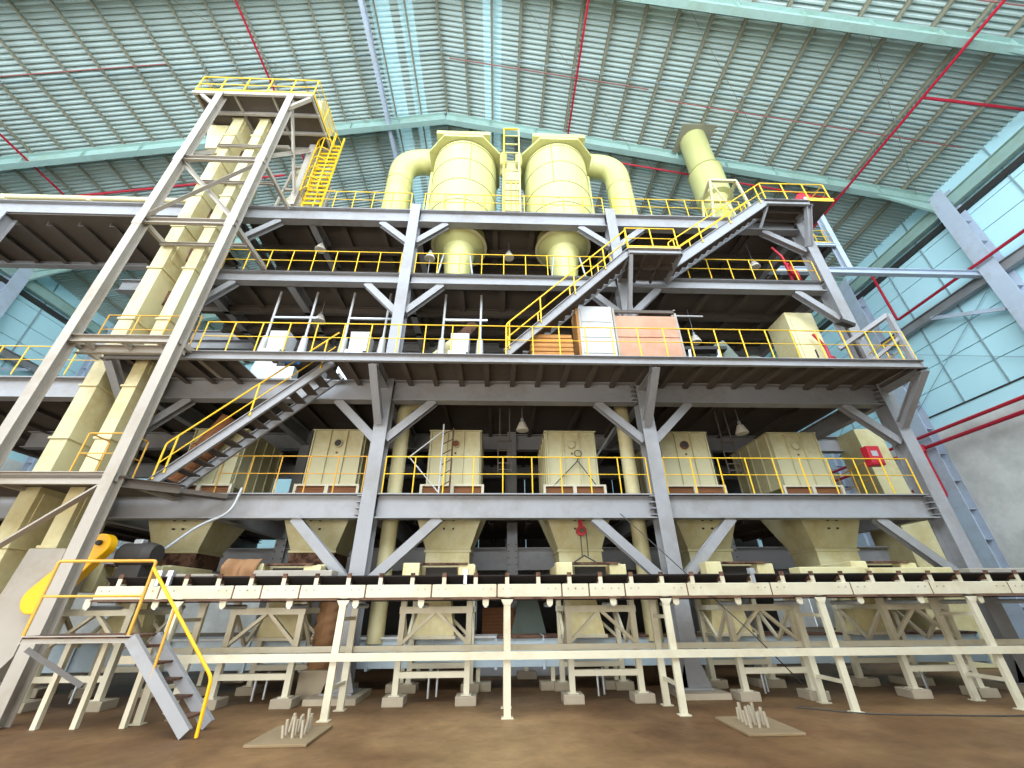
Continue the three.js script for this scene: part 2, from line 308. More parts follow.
// ================================================================ THE PLANT'S STEEL FRAME
const ZC = -10.4, COLX = [-3.17, 4.15, 11.42], LV = { t1: 4.1, t2: 7.4, t3: 11.46, t4: 14.66 };
const ZR1 = -14.4, ZR2 = -18.2;
{
  const F = thing('plant_steel_frame', 'grey four-storey steel frame carrying the bins and filters', 'steel frame', [0, 0, ZC]);
  const Ib = (name, a, b, w, h, m = M.steel, up) => part(F, name, ibeam(a, b, w, h, up), m);
  // front columns: flange faces the viewer
  for (const x of COLX) {
    const c = part(F, 'column', prism(iProf(.36, .42, .03, .03), [x, .12, ZC], [x, 14.9, ZC], [0, 0, 1]), M.steel);
    part(c, 'base_plate', rbox(x - .32, x + .32, .1, .14, ZC - .32, ZC + .32, .01), M.steel);
    for (const s of [-1, 1]) part(c, 'base_gusset', extr([[0, 0], [.14, 0], [0, .4]], .02).applyMatrix4(new THREE.Matrix4().makeScale(s, 1, 1)).translate(x + s * .18, .14, ZC + .2), M.steel);
    part(c, 'plinth', box(x - .5, x + .5, 0, .1, ZC - .5, ZC + .62), M.footing);
    // stiffener plates where the beams meet
    for (const y of [3.6, 3.75, 3.9, 4.05, 6.8, 6.95, 7.1, 7.25]) part(c, 'stiffener', box(x - .3, x - .18, y, y + .02, ZC + .02, ZC + .19), M.steel);
  }
  // rear columns
  for (const z of [ZR1, ZR2]) for (const x of [-14.3, -7.0, .5, 7.8, 14.2]) {
    const c = part(F, 'column', prism(iProf(.34, .4, .03, .03), [x, 0, z], [x, x > 12 ? 7.1 : 14.3, z], [0, 0, 1]), M.steel);
    for (let y = 2.6; y < 3.5; y += .2) for (const s of [-1, 1]) part(c, 'bolt', cyl([x + s * .12, y, z + .2], [x + s * .12, y, z + .225], .02, .02, 6), M.dark);
  }
  for (const x of [-17.6]) part(F, 'column', prism(iProf(.34, .4, .03, .03), [x, 0, ZC], [x, 14, ZC], [0, 0, 1]), M.steel);
  // front beams per bay
  const bays = [[-20, -9.9], [-9.9, -3.35], [-2.99, 3.97], [4.33, 11.24]];
  for (const [a, b] of bays) {
    Ib('beam', [a, 3.83, ZC], [b, 3.83, ZC], .3, .6);
    Ib('beam', [a, 7.04, ZC], [b, 7.04, ZC], .3, .64);
  }
  for (const [a, b] of [[-10.6, -3.35], [-2.99, 3.97], [4.33, 11.24]]) Ib('beam', [a, 11.27, ZC], [b, 11.27, ZC], .28, .44);
  for (const [a, b] of [[-20, -10.6], [-9.7, -3.35], [-2.99, 3.97], [4.33, 11.3]]) Ib('beam', [a, 14.34, ZC], [b, 14.34, ZC], .3, .64);
  // rear beams
  for (const z of [ZR1, ZR2]) for (const [y, h] of [[2.98, .68], [7.0, .6], [11.2, .44], [14.3, .6]]) Ib('beam', [-17, y, z], [y < 11 ? 14.2 : 11.3, y, z], .3, h);
  // cross beams front to rear
  for (const x of [-9.9, -7, ...COLX]) for (const [y, h] of [[3.83, .5], [7.04, .5], [11.27, .44], [14.34, .5]]) Ib('cross_beam', [x, y, ZC - .2], [x, y, ZR2], .24, h);
  // knee braces
  const kb = (x, s, yTop, out, down) => part(F, 'knee_brace', prism(iProf(.22, .2, .02, .02), [x + s * out, yTop, ZC], [x + s * .15, yTop - down, ZC], [0, 0, 1]), M.steel);
  COLX.forEach((x, i) => { for (const s of [-1, 1]) {
    if (i === 2 && s > 0) continue;
    kb(x, s, 3.55, 1.75, 1.5); kb(x, s, 6.74, 1.35, 1.15); kb(x, s, 11.06, 1.25, 1.15);
    if (!(i === 2)) kb(x, s, 14.02, 1.2, .95); else kb(x, s, 14.02, 1.5, 1.0);
  } });
  kb(-9.9, 1, 6.74, 1.35, 1.15); kb(-9.9, 1, 11.06, 1.2, 1.1); kb(-9.2, 1, 14.02, 1.2, .9);
  // second storey overhang: brackets and edge channel
  for (const x of COLX) {
    part(F, 'bracket', prism(iProf(.2, .22, .02, .02), [x - .05, 6.0, ZC + .2], [x - .05, 7.14, -8.97], [0, 1, 0]), M.steel);
    part(F, 'bracket_arm', ibeam([x - .05, 7.2, ZC + .2], [x - .05, 7.2, -8.95], .2, .28), M.steel);
  }
  part(F, 'bracket', prism(iProf(.2, .22, .02, .02), [-9.75, 6.0, ZC + .2], [-9.75, 7.14, -8.97], [0, 1, 0]), M.steel);
  part(F, 'edge_channel', prism(uProf(.1, .24), [-9.95, 7.26, -8.9], [11.42, 7.26, -8.9]), M.steel);
  part(F, 'edge_channel', prism(uProf(.1, .24), [11.42, 7.26, -8.9], [11.42, 7.26, ZC]), M.steel);
  part(F, 'edge_channel', prism(uProf(.1, .24), [-9.95, 7.26, ZC], [-9.95, 7.26, -8.9]), M.steel);
  // deck plates and the joists under them
  const deck = (x0, x1, y, z0, z1, joist = 0, jd = .14) => {
    const d = part(F, 'deck_plate', box(x0, x1, y - .03, y, z1, z0), M.deck);
    const zj = Math.abs(z0 - ZC) < .3 ? ZC - .2 : z0 - .05;
    if (joist) for (let x = x0 + joist / 2; x < x1; x += joist) part(d, 'joist', prism(lProf(jd), [x, y - .03 - jd / 2, zj], [x, y - .03 - jd / 2, z1 + .02]), M.deck);
  };
  // first storey: walkway in front of the bins, strips between them, rear floor
  deck(-20, 11.3, LV.t1 + .03, ZC + .1, -11.3, 0); deck(-20, 14, LV.t1 + .03, -13.6, ZR2, 1.2);
  // second storey
  deck(-9.9, -6.9, LV.t2, -8.92, ZC, .73); deck(-6.9, -4.35, LV.t2, -8.92, -9.22, .73); deck(-4.35, 11.38, LV.t2, -8.92, ZC, .73);
  deck(-20, 11.38, LV.t2, ZC, ZR2 - .5, 1.46);
  // third and fourth storey
  deck(-10.85, 11.3, LV.t3 + .04, ZC + .14, ZR2, 1.46, .2); deck(-9.7, 11.35, LV.t4 + .03, ZC + .14, ZR2, 1.46, .2);
  for (const z of [-12, -13.2, -15.8]) { Ib('stringer_beam', [-10.8, 11.2, z], [11.2, 11.2, z], .16, .3, M.deck); Ib('stringer_beam', [-9.6, 14.3, z], [11.2, 14.3, z], .16, .3, M.deck); }
  // gallery running off to the left at the fourth storey
  deck(-30, -10.7, 14.0, ZC + .1, -12.6, 1.1, .2);
  part(F, 'gallery_rear_beam', ibeam([-30, 13.9, -12.6], [-10.7, 13.9, -12.6], .25, .4), M.steel);
  part(F, 'gallery_front_beam', ibeam([-30, 14.3, ZC], [-20, 14.3, ZC], .3, .64), M.steel);
}
single('gallery_pipe', 'cream pipe lying along the gallery left of the tower', 'pipe', [run([[-30, 14.86, -10.3], [-9.4, 14.86, -10.3]], .11, 10), ...[-26, -22, -18, -15, -12.5].map(x => box(x - .05, x + .05, 14.66, 14.8, -10.4, -10.2))], M.cream);

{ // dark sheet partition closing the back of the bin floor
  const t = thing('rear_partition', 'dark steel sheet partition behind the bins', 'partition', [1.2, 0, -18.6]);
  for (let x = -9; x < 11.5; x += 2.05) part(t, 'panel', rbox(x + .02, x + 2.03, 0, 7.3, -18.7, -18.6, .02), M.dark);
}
// ---------------------------------------------------------------- guard railings
function railing(label, pts, o = {}) {
  const { h = .95, sp = .73, m = M.yellow, r = .017, toe = 0, group = 'yellow guard railings', flat = false } = o;
  const b = pts[0], t = thing('guard_railing', label, 'railing', b, group);
  const up = (p, dy) => [p[0], p[1] + dy, p[2]];
  part(t, 'top_rail', run(pts.map(p => up(p, h)), r, 7, .04, 3), m, undefined, false);
  part(t, 'mid_rail', run(pts.map(p => up(p, h * .52)), r * .75, 6, .04, 3), m, undefined, false);
  if (toe) for (let i = 0; i < pts.length - 1; i++) part(t, 'toe_board', bar(up(pts[i], toe / 2), up(pts[i + 1], toe / 2), .012, toe), m);
  for (let i = 0; i < pts.length - 1; i++) {
    const A = V(...pts[i]), B = V(...pts[i + 1]), n = Math.max(1, Math.round(A.distanceTo(B) / sp));
    for (let k = i ? 1 : 0; k <= n; k++) { const p = A.clone().lerp(B, k / n); part(t, 'post', cyl([p.x, p.y, p.z], [p.x, p.y + h, p.z], r * 1.05, r * 1.05, 7), m, undefined, false); }
  }
  return t;
}
const y1 = LV.t1 + .03, y2 = LV.t2, y3 = LV.t3 + .04, y4 = LV.t4 + .03;
railing('dull yellow railing in front of the bins left of the first column', [[-7.0, y1, -10.28], [-3.4, y1, -10.28]], { m: M.yellowPale });
railing('yellow railing in front of the two bins between the middle columns', [[-2.9, y1, -10.28], [3.92, y1, -10.28]]);
railing('yellow railing in front of the bins beside the right column', [[4.38, y1, -10.28], [11.1, y1, -10.28]]);
railing('thin inner railing behind the right-hand bins', [[10.2, y1, -10.6], [10.9, y1, -13.5], [10.9, y1, -17.5]], { m: M.yellowPale });
railing('long yellow railing along the overhanging second-storey deck', [[-7.75, y2, -8.95], [11.0, y2, -8.95], [11.35, y2, -8.95], [11.35, y2, -10.2]]);
railing('yellow railing of the second storey behind the tower legs', [[-18, y2 + .03, -10.3], [-10.1, y2 + .03, -10.3]]);
railing('yellow railing on the third storey left of the first column', [[-9.3, y3, -10.3], [-3.4, y3, -10.3]]);
railing('yellow railing on the third storey in front of the cones', [[-2.9, y3, -10.3], [3.92, y3, -10.3]]);
railing('yellow railing on the third storey beside the red hose', [[5.8, y3, -10.3], [11.2, y3, -10.3]]);
railing('yellow railing on the top deck beside the tower stair', [[-7.0, y4, -10.3], [-3.4, y4, -10.3]]);
railing('yellow railing on the top deck in front of the filter vessels', [[-2.9, y4, -10.3], [3.95, y4, -10.3]]);
railing('yellow railing on the top deck in front of the stack', [[4.35, y4, -10.3], [9.4, y4, -10.3]]);

// ---------------------------------------------------------------- stairs
function stair(name, label, x0, yb, x1, yt, zf, zb, n, o = {}) {
  const { m = M.steel, rail = M.yellow, sh = .24, hr = ['f'], treadM = M.deck, post = [.12, .5, .9], rh = .95 } = o;
  const t = thing(name, label, 'staircase', [x0, yb, (zf + zb) / 2]);
  for (const z of [zf, zb]) part(t, 'stringer', prism(uProf(.07, sh), [x0, yb, z], [x1, yt, z]), m);
  for (let i = 0; i < n; i++) {
    const k = (i + .5) / n, x = x0 + (x1 - x0) * k, y = yb + (yt - yb) * k, s = Math.sign(x1 - x0);
    part(t, 'tread', box(x - .13, x + .13, y - .02, y + .015, zb + .03, zf - .03), treadM);
  }
  for (const c of hr) {
    const z = c === 'f' ? zf : zb, at = (k, dy) => [x0 + (x1 - x0) * k, yb + (yt - yb) * k + dy, z];
    const H = part(t, 'handrail', run([at(0, .1), at(.0, rh), at(1, rh)], .022, 7, .06, 3), rail, undefined, false);
    part(H, 'mid_rail', run([at(.0, rh * .5), at(1, rh * .5)], .016, 6), rail, undefined, false);
    for (const k of post) part(H, 'post', cyl(at(k, .05), at(k, rh), .022, .022, 7), rail, undefined, false);
  }
  return t;
}
stair('steel_staircase', 'dark steel stair climbing from the bin floor to the second storey', -7.8, 4.1, -4.42, 7.36, -9.3, -10.05, 13, { m: M.steel, hr: ['f'], post: [.06, .5, .92] });
stair('steel_staircase', 'pale stair rising from the second storey to the yellow landing', .2, 7.5, 4.05, 11.36, -8.98, -9.68, 18, { hr: ['f', 'b'], post: [.02, .25, .52, .78] });
stair('steel_staircase', 'pale stair with serrated treads rising to the top deck', 5.6, 11.3, 9.65, 14.52, -9.42, -10.12, 15, { hr: ['f', 'b'], post: [.05, .3, .6, .95], sh: .34 });
{
  const l = thing('stair_landing', 'steel landing with bright yellow edge between the two upper stairs', 'landing', [4.8, 11.4, -9.5]);
  part(l, 'deck_plate', box(4.0, 5.66, 11.36, 11.4, -10.25, -8.92), M.deck);
  part(l, 'edge_beam', prism(uProf(.08, .22), [4.0, 11.3, -8.92], [5.66, 11.3, -8.92]), M.steel);
  part(l, 'edge_beam', prism(uProf(.08, .22), [5.66, 11.3, -8.92], [5.66, 11.3, -10.25]), M.steel);
  part(l, 'edge_beam', prism(uProf(.08, .22), [4.0, 11.3, -10.25], [4.0, 11.3, -8.92]), M.steel);
  for (const x of [4.55, 5.1]) part(l, 'joist', bar([x, 11.28, -8.95], [x, 11.28, -10.25], .06, .16), M.deck);
  part(l, 'joist', bar([4.0, 11.28, -9.6], [5.66, 11.28, -9.6], .06, .16), M.deck);
  part(l, 'toe_board', bar([4.0, 11.46, -8.92], [5.66, 11.46, -8.92], .02, .14), M.yellow);
  part(l, 'brace', ibeam([4.06, 11.2, -8.98], [4.12, 9.5, -10.16], .12, .12, [0, 0, 1], .012, .012), M.steel);
}
railing('bright yellow railing round the stair landing', [[4.02, 11.4, -9.0], [4.02, 11.4, -8.95], [5.62, 11.4, -8.95]], { r: .021 });
{
  const l = thing('stair_landing', 'top landing jutting out beside the right column', 'landing', [10.9, 14.6, -9.9]);
  part(l, 'deck_plate', box(9.65, 12.2, 14.54, 14.58, -12.9, -9.4), M.deck);
  part(l, 'edge_beam', prism(uProf(.1, .26), [9.6, 14.44, -9.4], [11.3, 14.44, -9.4]), M.steel);
  part(l, 'edge_beam', prism(uProf(.1, .26), [11.3, 14.44, -9.4], [11.3, 14.44, -10.3]), M.steel);
  part(l, 'toe_board', bar([11.25, 14.62, -9.38], [12.2, 14.62, -9.38], .02, .16), M.yellow);
  for (const y of [0, 1]) part(l, 'joist', bar([9.7, 14.4, -9.75 - y * .4], [11.25, 14.4, -9.75 - y * .4], .06, .14), M.deck);
  part(l, 'bracket', prism(iProf(.18, .18, .015, .015), [11.22, 14.35, -9.5], [11.3, 13.1, -10.18], [1, 0, 0]), M.steel);
  part(l, 'bracket', bar([9.72, 14.4, -9.45], [9.55, 13.75, -10.0], .07), M.steel);
}
railing('bright yellow railing with red fitting round the top landing', [[9.7, 14.58, -9.42], [12.15, 14.58, -9.42], [12.15, 14.58, -12.8]], { r: .021, sp: .8 });
railing('yellow railing along the rear of the top deck by the stack', [[8.6, 14.7, -12.4], [11.2, 14.7, -12.4]], { r: .021 });
{ // red hose reel on the top landing
  const t = thing('hose_reel', 'red hose reel on the top landing', 'hose reel', [11.7, 14.58, -10.0]);
  part(t, 'stand', box(11.55, 11.85, 14.58, 15.1, -10.15, -10.05), M.red);
  part(t, 'reel', lathe([[.12, 0], [.36, 0], [.36, .05], [.2, .06], [.2, .2], [.36, .21], [.36, .26], [.12, .26]], 0, 0, 20).rotateX(Math.PI / 2).translate(11.7, 15.25, -10.1), M.red);
  part(t, 'hub', cyl([11.7, 15.25, -10.12], [11.7, 15.25, -9.8], .1, .1, 12), M.white);
}
for (const [y, x, l] of [[LV.t3, 10.6, 'red coiled hose hanging on the third storey by the right column'], [LV.t2 + .02, 10.7, 'red hose bundle on the second storey by the cream cabinet']]) {
  const t = thing('fire_hose', l, 'hose', [x, y, -10.6]);
  for (let k = 0; k < 4; k++) part(t, 'coil', fin(new THREE.TorusGeometry(.22, .05, 6, 14)).rotateY(.5 + k * .1).translate(x + k * .06, y + .9 - k * .13, -10.6), M.red, undefined, false);
  part(t, 'riser', run([[x, y + .05, -10.7], [x, y + 1.6, -10.7], [x - .25, y + 2.1, -10.7]], .045, 8), M.red, undefined, false);
}
{ // far walkway platform at the right, near the wall
  const t = thing('wall_walkway', 'narrow walkway with yellow rail out by the side wall', 'walkway', [16.7, 18.3, -18]);
  part(t, 'deck_plate', box(15.3, 17.9, 18.3, 18.36, -24, -14.6), M.deck);
  part(t, 'edge_beam', ibeam([15.3, 18.2, -14.6], [17.9, 18.2, -14.6], .12, .2), M.wallCol);
  for (const x of [15.6, 16.2, 16.8, 17.4]) part(t, 'joist', bar([x, 18.22, -14.6], [x, 18.22, -24], .08, .16), M.deck);
  part(t, 'post', ibeam([17.75, 16.55, -14.7], [17.75, 21.2, -14.7], .28, .28, [0, 0, 1]), M.wallCol);
  part(t, 'link_beam', ibeam([12.5, 16.4, -14.7], [24.7, 16.4, -14.7], .25, .35), M.wallCol);
}
railing('small yellow railing on the walkway by the side wall', [[16.3, 18.36, -14.65], [17.85, 18.36, -14.65]], { toe: .12, sp: .5, r: .021 });

// ================================================================ TOWER WITH BUCKET ELEVATORS
const TL = -10.45, TR = -7.86, ZT = -8.45, ZTB = -10.3;
{
  const t = thing('elevator_tower', 'tall braced steel tower round the cream bucket elevator', 'tower', [(TL + TR) / 2, 0, (ZT + ZTB) / 2]);
  const leg = (x, z, y0, y1) => part(t, 'leg', ibeam([x, y0, z], [x, y1, z], .24, .24, [0, 0, 1], .02, .02), M.tower);
  leg(TL, ZT, 0, 18.5); leg(TR, ZT, 0, 18.5); leg(TL, ZTB, 14.75, 18.4); leg(TR + .1, ZTB, 14.7, 18.4);
  const hb = (y, z, w = .2, h = .2) => part(t, 'cross_bar', prism(uProf(w * .5, h), [TL, y, z], [TR, y, z]), M.tower);
  for (const y of [7.42, 11.6, 14.6]) hb(y, ZT); hb(7.3, -8.75, .2, .24);
  for (const y of [11.5, 14.5, 16.6]) hb(y, -9.22, .14, .12);
  for (const y of [4.0, 7.4, 11.6, 14.6]) for (const x of [TL, TR]) part(t, 'side_bar', bar([x, y, ZT], [x, y, ZTB], .1, .14), M.tower);
  const dg = (a, b, w = .12) => part(t, 'diagonal', prism(lProf(w), a, b, [0, 0, 1]), M.tower);
  dg([TR, 14.5, ZT + .05], [TL, 11.8, ZT + .05]); dg([TL, 14.5, ZT - .05], [TR, 11.7, ZT - .05]);
  dg([TR, 4.0, ZT + .05], [TL - .2, 1.6, ZT + .05], .14);
  dg([TR, 14.8, ZT], [TR + .1, 18.2, ZTB]); dg([TR, 18.3, ZT], [TR + .1, 15, ZTB]); dg([TL, 14.8, ZT], [TL, 18.2, ZTB]);
  for (const x of [-10.1, -9.2, -8.35]) part(t, 'stub_bracket', bar([x, 7.42, ZT - .05], [x, 7.36, -8.85], .09, .14), M.tower);
  for (const [x, y] of [[TL, 14.6], [TR, 14.6], [TL, 11.6], [TR, 11.6]]) part(t, 'gusset', box(x - .14, x + .14, y - .25, y + .2, ZT + .115, ZT + .13), M.tower);
  // head platform
  const p = part(t, 'platform', box(-11.5, -7.1, 18.56, 18.6, -10.5, -8.38), M.deck);
  for (const z of [-8.4, -9.1, -9.8, -10.45]) part(p, 'joist', bar([-11.5, 18.48, z], [-7.1, 18.48, z], .08, .16), M.tower);
  for (const x of [-11.45, -10, -8.6, -7.15]) part(p, 'joist', bar([x, 18.5, -8.4], [x, 18.5, -10.5], .06, .12), M.tower);
  for (const [x, s] of [[TL, -1], [TR, 1]]) part(t, 'platform_strut', bar([x, 17.7, ZT], [x + s * .7, 18.4, ZT], .12, .12), M.tower);
  // landing at bin floor level
  const q = part(t, 'mid_platform', box(-12.6, -7.7, 4.02, 4.06, -10.2, -8.5), M.deck);
  part(q, 'edge_channel', prism(uProf(.1, .26), [-12.6, 4.0, -8.5], [TR, 4.0, -8.5]), M.tower);
  part(q, 'edge_channel', prism(uProf(.1, .2), [TR, 3.95, -8.6], [-7.0, 3.95, -9.2]), M.deck);
  part(q, 'plank_edge', bar([-7.75, 4.0, -9.25], [-6.6, 4.0, -10.2], .3, .1), M.deck);
}
railing('yellow railing round the head platform of the elevator tower', [[-7.12, 18.6, -10.45], [-7.12, 18.6, -8.42], [-11.48, 18.6, -8.42], [-11.48, 18.6, -10.45]], { toe: .2, sp: .9, h: 1.05, r: .021 });
railing('ochre railing on the tower landing beside the elevator legs', [[-8.05, 4.06, -9.1], [-8.05, 4.06, -8.56], [-8.9, 4.06, -8.56], [-8.9, 4.06, -9.1]], { m: M.yellowPale, sp: .9 });
railing('ochre railing across the elevator legs at second storey', [[-10.3, 7.5, -8.86], [-7.9, 7.5, -8.86]], { m: M.yellowPale, sp: .8 });
{ // bucket elevator: two casings, head, boot
  const t = thing('bucket_elevator', 'cream bucket elevator with twin square legs rising through the tower', 'elevator', [-9.8, 0, -9.7]);
  const xs = [[-10.5, -10.1], [-9.48, -9.14]], zf = -9.3, zb = -10.05;
  const joints = [0.6, 2.8, 5.2, 6.6, 8.7, 10.6, 12.4, 13.9, 15.8, 17.4, 18.5];
  for (const [a, b] of xs) for (let i = 0; i < joints.length - 1; i++) {
    const c = part(t, 'casing_section', rbox(a, b, joints[i], joints[i + 1] - .015, zb, zf, .012), M.cream);
    part(c, 'flange', rbox(a - .035, b + .035, joints[i + 1] - .05, joints[i + 1] + .01, zb - .035, zf + .035, .008), M.cream);
    if (i % 2) part(c, 'access_panel', rbox(b, b + .02, joints[i] + .4, joints[i] + 1.1, zb + .12, zf - .12, .008), M.cream);
  }
  for (const y of [9.6, 11.4, 13.3, 15.2, 16.7]) part(t, 'spreader_plate', box(-10.1, -9.48, y, y + .55, -9.85, -9.82), M.rust);
  part(t, 'ladder_pipe', run([[-9.75, 1, -9.85], [-9.75, 8, -9.85]], .09, 8), M.galv, undefined, false);
  part(t, 'head', rbox(-10.7, -8.95, 18.65, 19.9, -10.3, -9.25, .1), M.cream);
  part(t, 'head_chute', frustum(-11.2, -9.9, 17.2, .4, .4, 18.45, .8, .7), M.cream);
  part(t, 'boot', extr([[-9.6, .9], [-9.1, .3], [-8.7, .9], [-8.68, 2.72], [-9.4, 2.72], [-9.5, 1.8]], .7).translate(0, 0, -9.75), M.tower);
  part(t, 'boot_leg', box(-9.5, -8.75, 0, .5, -9.7, -9.1), M.tower);
}
{ // second, rear elevator seen beside it
  const t = thing('bucket_elevator', 'second cream elevator casing seen behind the tower left leg', 'elevator', [-11.6, 0, -11.8]);
  part(t, 'casing_section', rbox(-12.1, -11.7, .2, 17, -12.2, -11.6, .01), M.cream);
  part(t, 'casing_section', rbox(-11.3, -10.95, .2, 17, -12.2, -11.6, .01), M.cream);
  part(t, 'head', lathe([[0, 16.5], [.75, 16.9], [.85, 17.6], [.7, 18.4], [0, 18.6]], -11.5, -11.6, 20), M.cream);
}
{ // chain guard and drive
  const t = thing('drive_guard', 'rounded bright yellow chain guard slanting beside the elevator boot', 'guard', [-8.6, 2.2, -8.95]);
  const a = V(-8.62, 1.82, 0), b = V(-7.93, 2.76, 0), d = b.clone().sub(a).normalize(), n = V(-d.y, d.x, 0), pts = [];
  for (let k = 0; k <= 12; k++) { const th = Math.PI / 2 + k / 12 * Math.PI, c = Math.cos(th), s = Math.sin(th); pts.push([a.x + d.x * c * .24 + n.x * s * .24, a.y + d.y * c * .24 + n.y * s * .24]); }
  for (let k = 0; k <= 12; k++) { const th = -Math.PI / 2 + k / 12 * Math.PI, c = Math.cos(th), s = Math.sin(th); pts.push([b.x + d.x * c * .2 + n.x * s * .2, b.y + d.y * c * .2 + n.y * s * .2]); }
  part(t, 'cover', extr(pts, .16, { bevelEnabled: true, bevelSize: .02, bevelThickness: .02, bevelSegments: 2 }).translate(0, 0, -9.04), M.guard);
  part(t, 'shaft', cyl([-7.9, 2.8, -9.0], [-7.9, 2.8, -8.8], .05, .05, 10), M.dark);
  part(t, 'bracket', box(-8.5, -8.3, 1.2, 2.1, -9.06, -9.0), M.tower);
}
{
  const t = thing('drive_motor', 'dark electric motor beside the yellow chain guard', 'motor', [-7.3, 2.4, -9.4]);
  part(t, 'body', cyl([-7.75, 2.62, -9.35], [-7.25, 2.62, -9.35], .23, .25, 18), M.dark);
  part(t, 'fan_cover', cyl([-7.25, 2.62, -9.35], [-7.08, 2.62, -9.35], .25, .2, 18), M.dark);
  part(t, 'terminal_box', rbox(-7.58, -7.4, 2.8, 2.92, -9.4, -9.25, .02), M.galv);
  part(t, 'foot', box(-7.65, -7.2, 2.2, 2.42, -9.5, -9.2), M.dark);
  part(t, 'mount', box(-7.7, -7.1, 2.1, 2.2, -9.7, -9.45), M.steel);
}
{ // caged ladder up to the tower head
  const t = thing('caged_ladder', 'yellow caged ladder climbing from the top deck to the tower head', 'ladder', [-7.2, 14.7, -10.5]);
  for (const x of [-7.55, -6.85]) part(t, 'rail', bar([x, 14.72, -10.5], [x, 19.6, -10.62], .06), M.yellow);
  for (let k = 0; k < 16; k++) part(t, 'rung', bar([-7.55, 14.9 + k * .26, -10.5], [-6.85, 14.9 + k * .26, -10.5], .045, .1), M.yellow);
  for (let k = 0; k < 7; k++) { const y = 15.3 + k * .62; part(t, 'hoop', run([[-7.55, y, -10.5], [-7.5, y, -10.05], [-7.2, y, -9.85], [-6.9, y, -10.05], [-6.85, y, -10.5]], .02, 6, .2), M.yellow, undefined, false); }
  for (const [x, z] of [[-7.5, -10.05], [-7.2, -9.92], [-6.9, -10.05]]) part(t, 'cage_bar', bar([x, 15.3, z], [x, 19.0, z], .03), M.yellow);
}
{
  const t = thing('elevator_hood', 'rounded cream hood standing on the tower head behind the railing', 'hood', [-7.7, 18.6, -9.7]);
  part(t, 'drum', cyl([-8.4, 19.5, -9.75], [-7.25, 19.5, -9.75], .62, .62, 24), M.cream); part(t, 'foot', box(-8.3, -7.35, 18.6, 19.3, -10.2, -9.4), M.cream);
}
{ // slanted chute frame behind the tower head
  const t = thing('discharge_chute', 'cream discharge chute inside a light frame behind the tower', 'chute', [-7.6, 15, -11]);
  part(t, 'chute', prism(rect(.5, .5), [-8.4, 18.3, -11.2], [-7.9, 14.8, -11.0]), M.cream);
  for (const [x, z] of [[-8.7, -10.7], [-7.5, -10.7], [-8.7, -11.6], [-7.5, -11.6]]) part(t, 'frame_leg', bar([x, 14.7, z], [x * .98, 17.6, z], .09), M.tower);
  for (const y of [16.2, 17.6]) { part(t, 'frame_bar', bar([-8.6, y, -10.7], [-7.4, y, -10.7], .09), M.tower); part(t, 'frame_bar', bar([-8.6, y, -11.6], [-7.4, y, -11.6], .09), M.tower); }
  part(t, 'spout', lathe([[.2, 14.7], [.55, 15.2], [.55, 15.8], [.1, 16.1]], -8.1, -11.2, 18), M.cream);
}
{ // brown duct elbows left of stair
  const t = thing('brown_duct', 'brown cylindrical duct with flanges behind the lower stair', 'duct', [-8.3, 4.2, -10.6]);
  part(t, 'pipe', run([[-8.6, 4.5, -10.9], [-8.1, 5.4, -10.9], [-7.7, 6.4, -11]], .27, 18, .3), M.brown, undefined, false);
  part(t, 'flange', cyl([-8.38, 4.9, -10.9], [-8.32, 5.0, -10.9], .34, .34, 18), M.brown);
  part(t, 'flange', cyl([-8.12, 5.35, -10.9], [-8.05, 5.45, -10.9], .33, .33, 18), M.brown);
  part(t, 'base', cyl([-8.75, 4.15, -10.9], [-8.5, 4.65, -10.9], .38, .3, 18), M.brown);
}

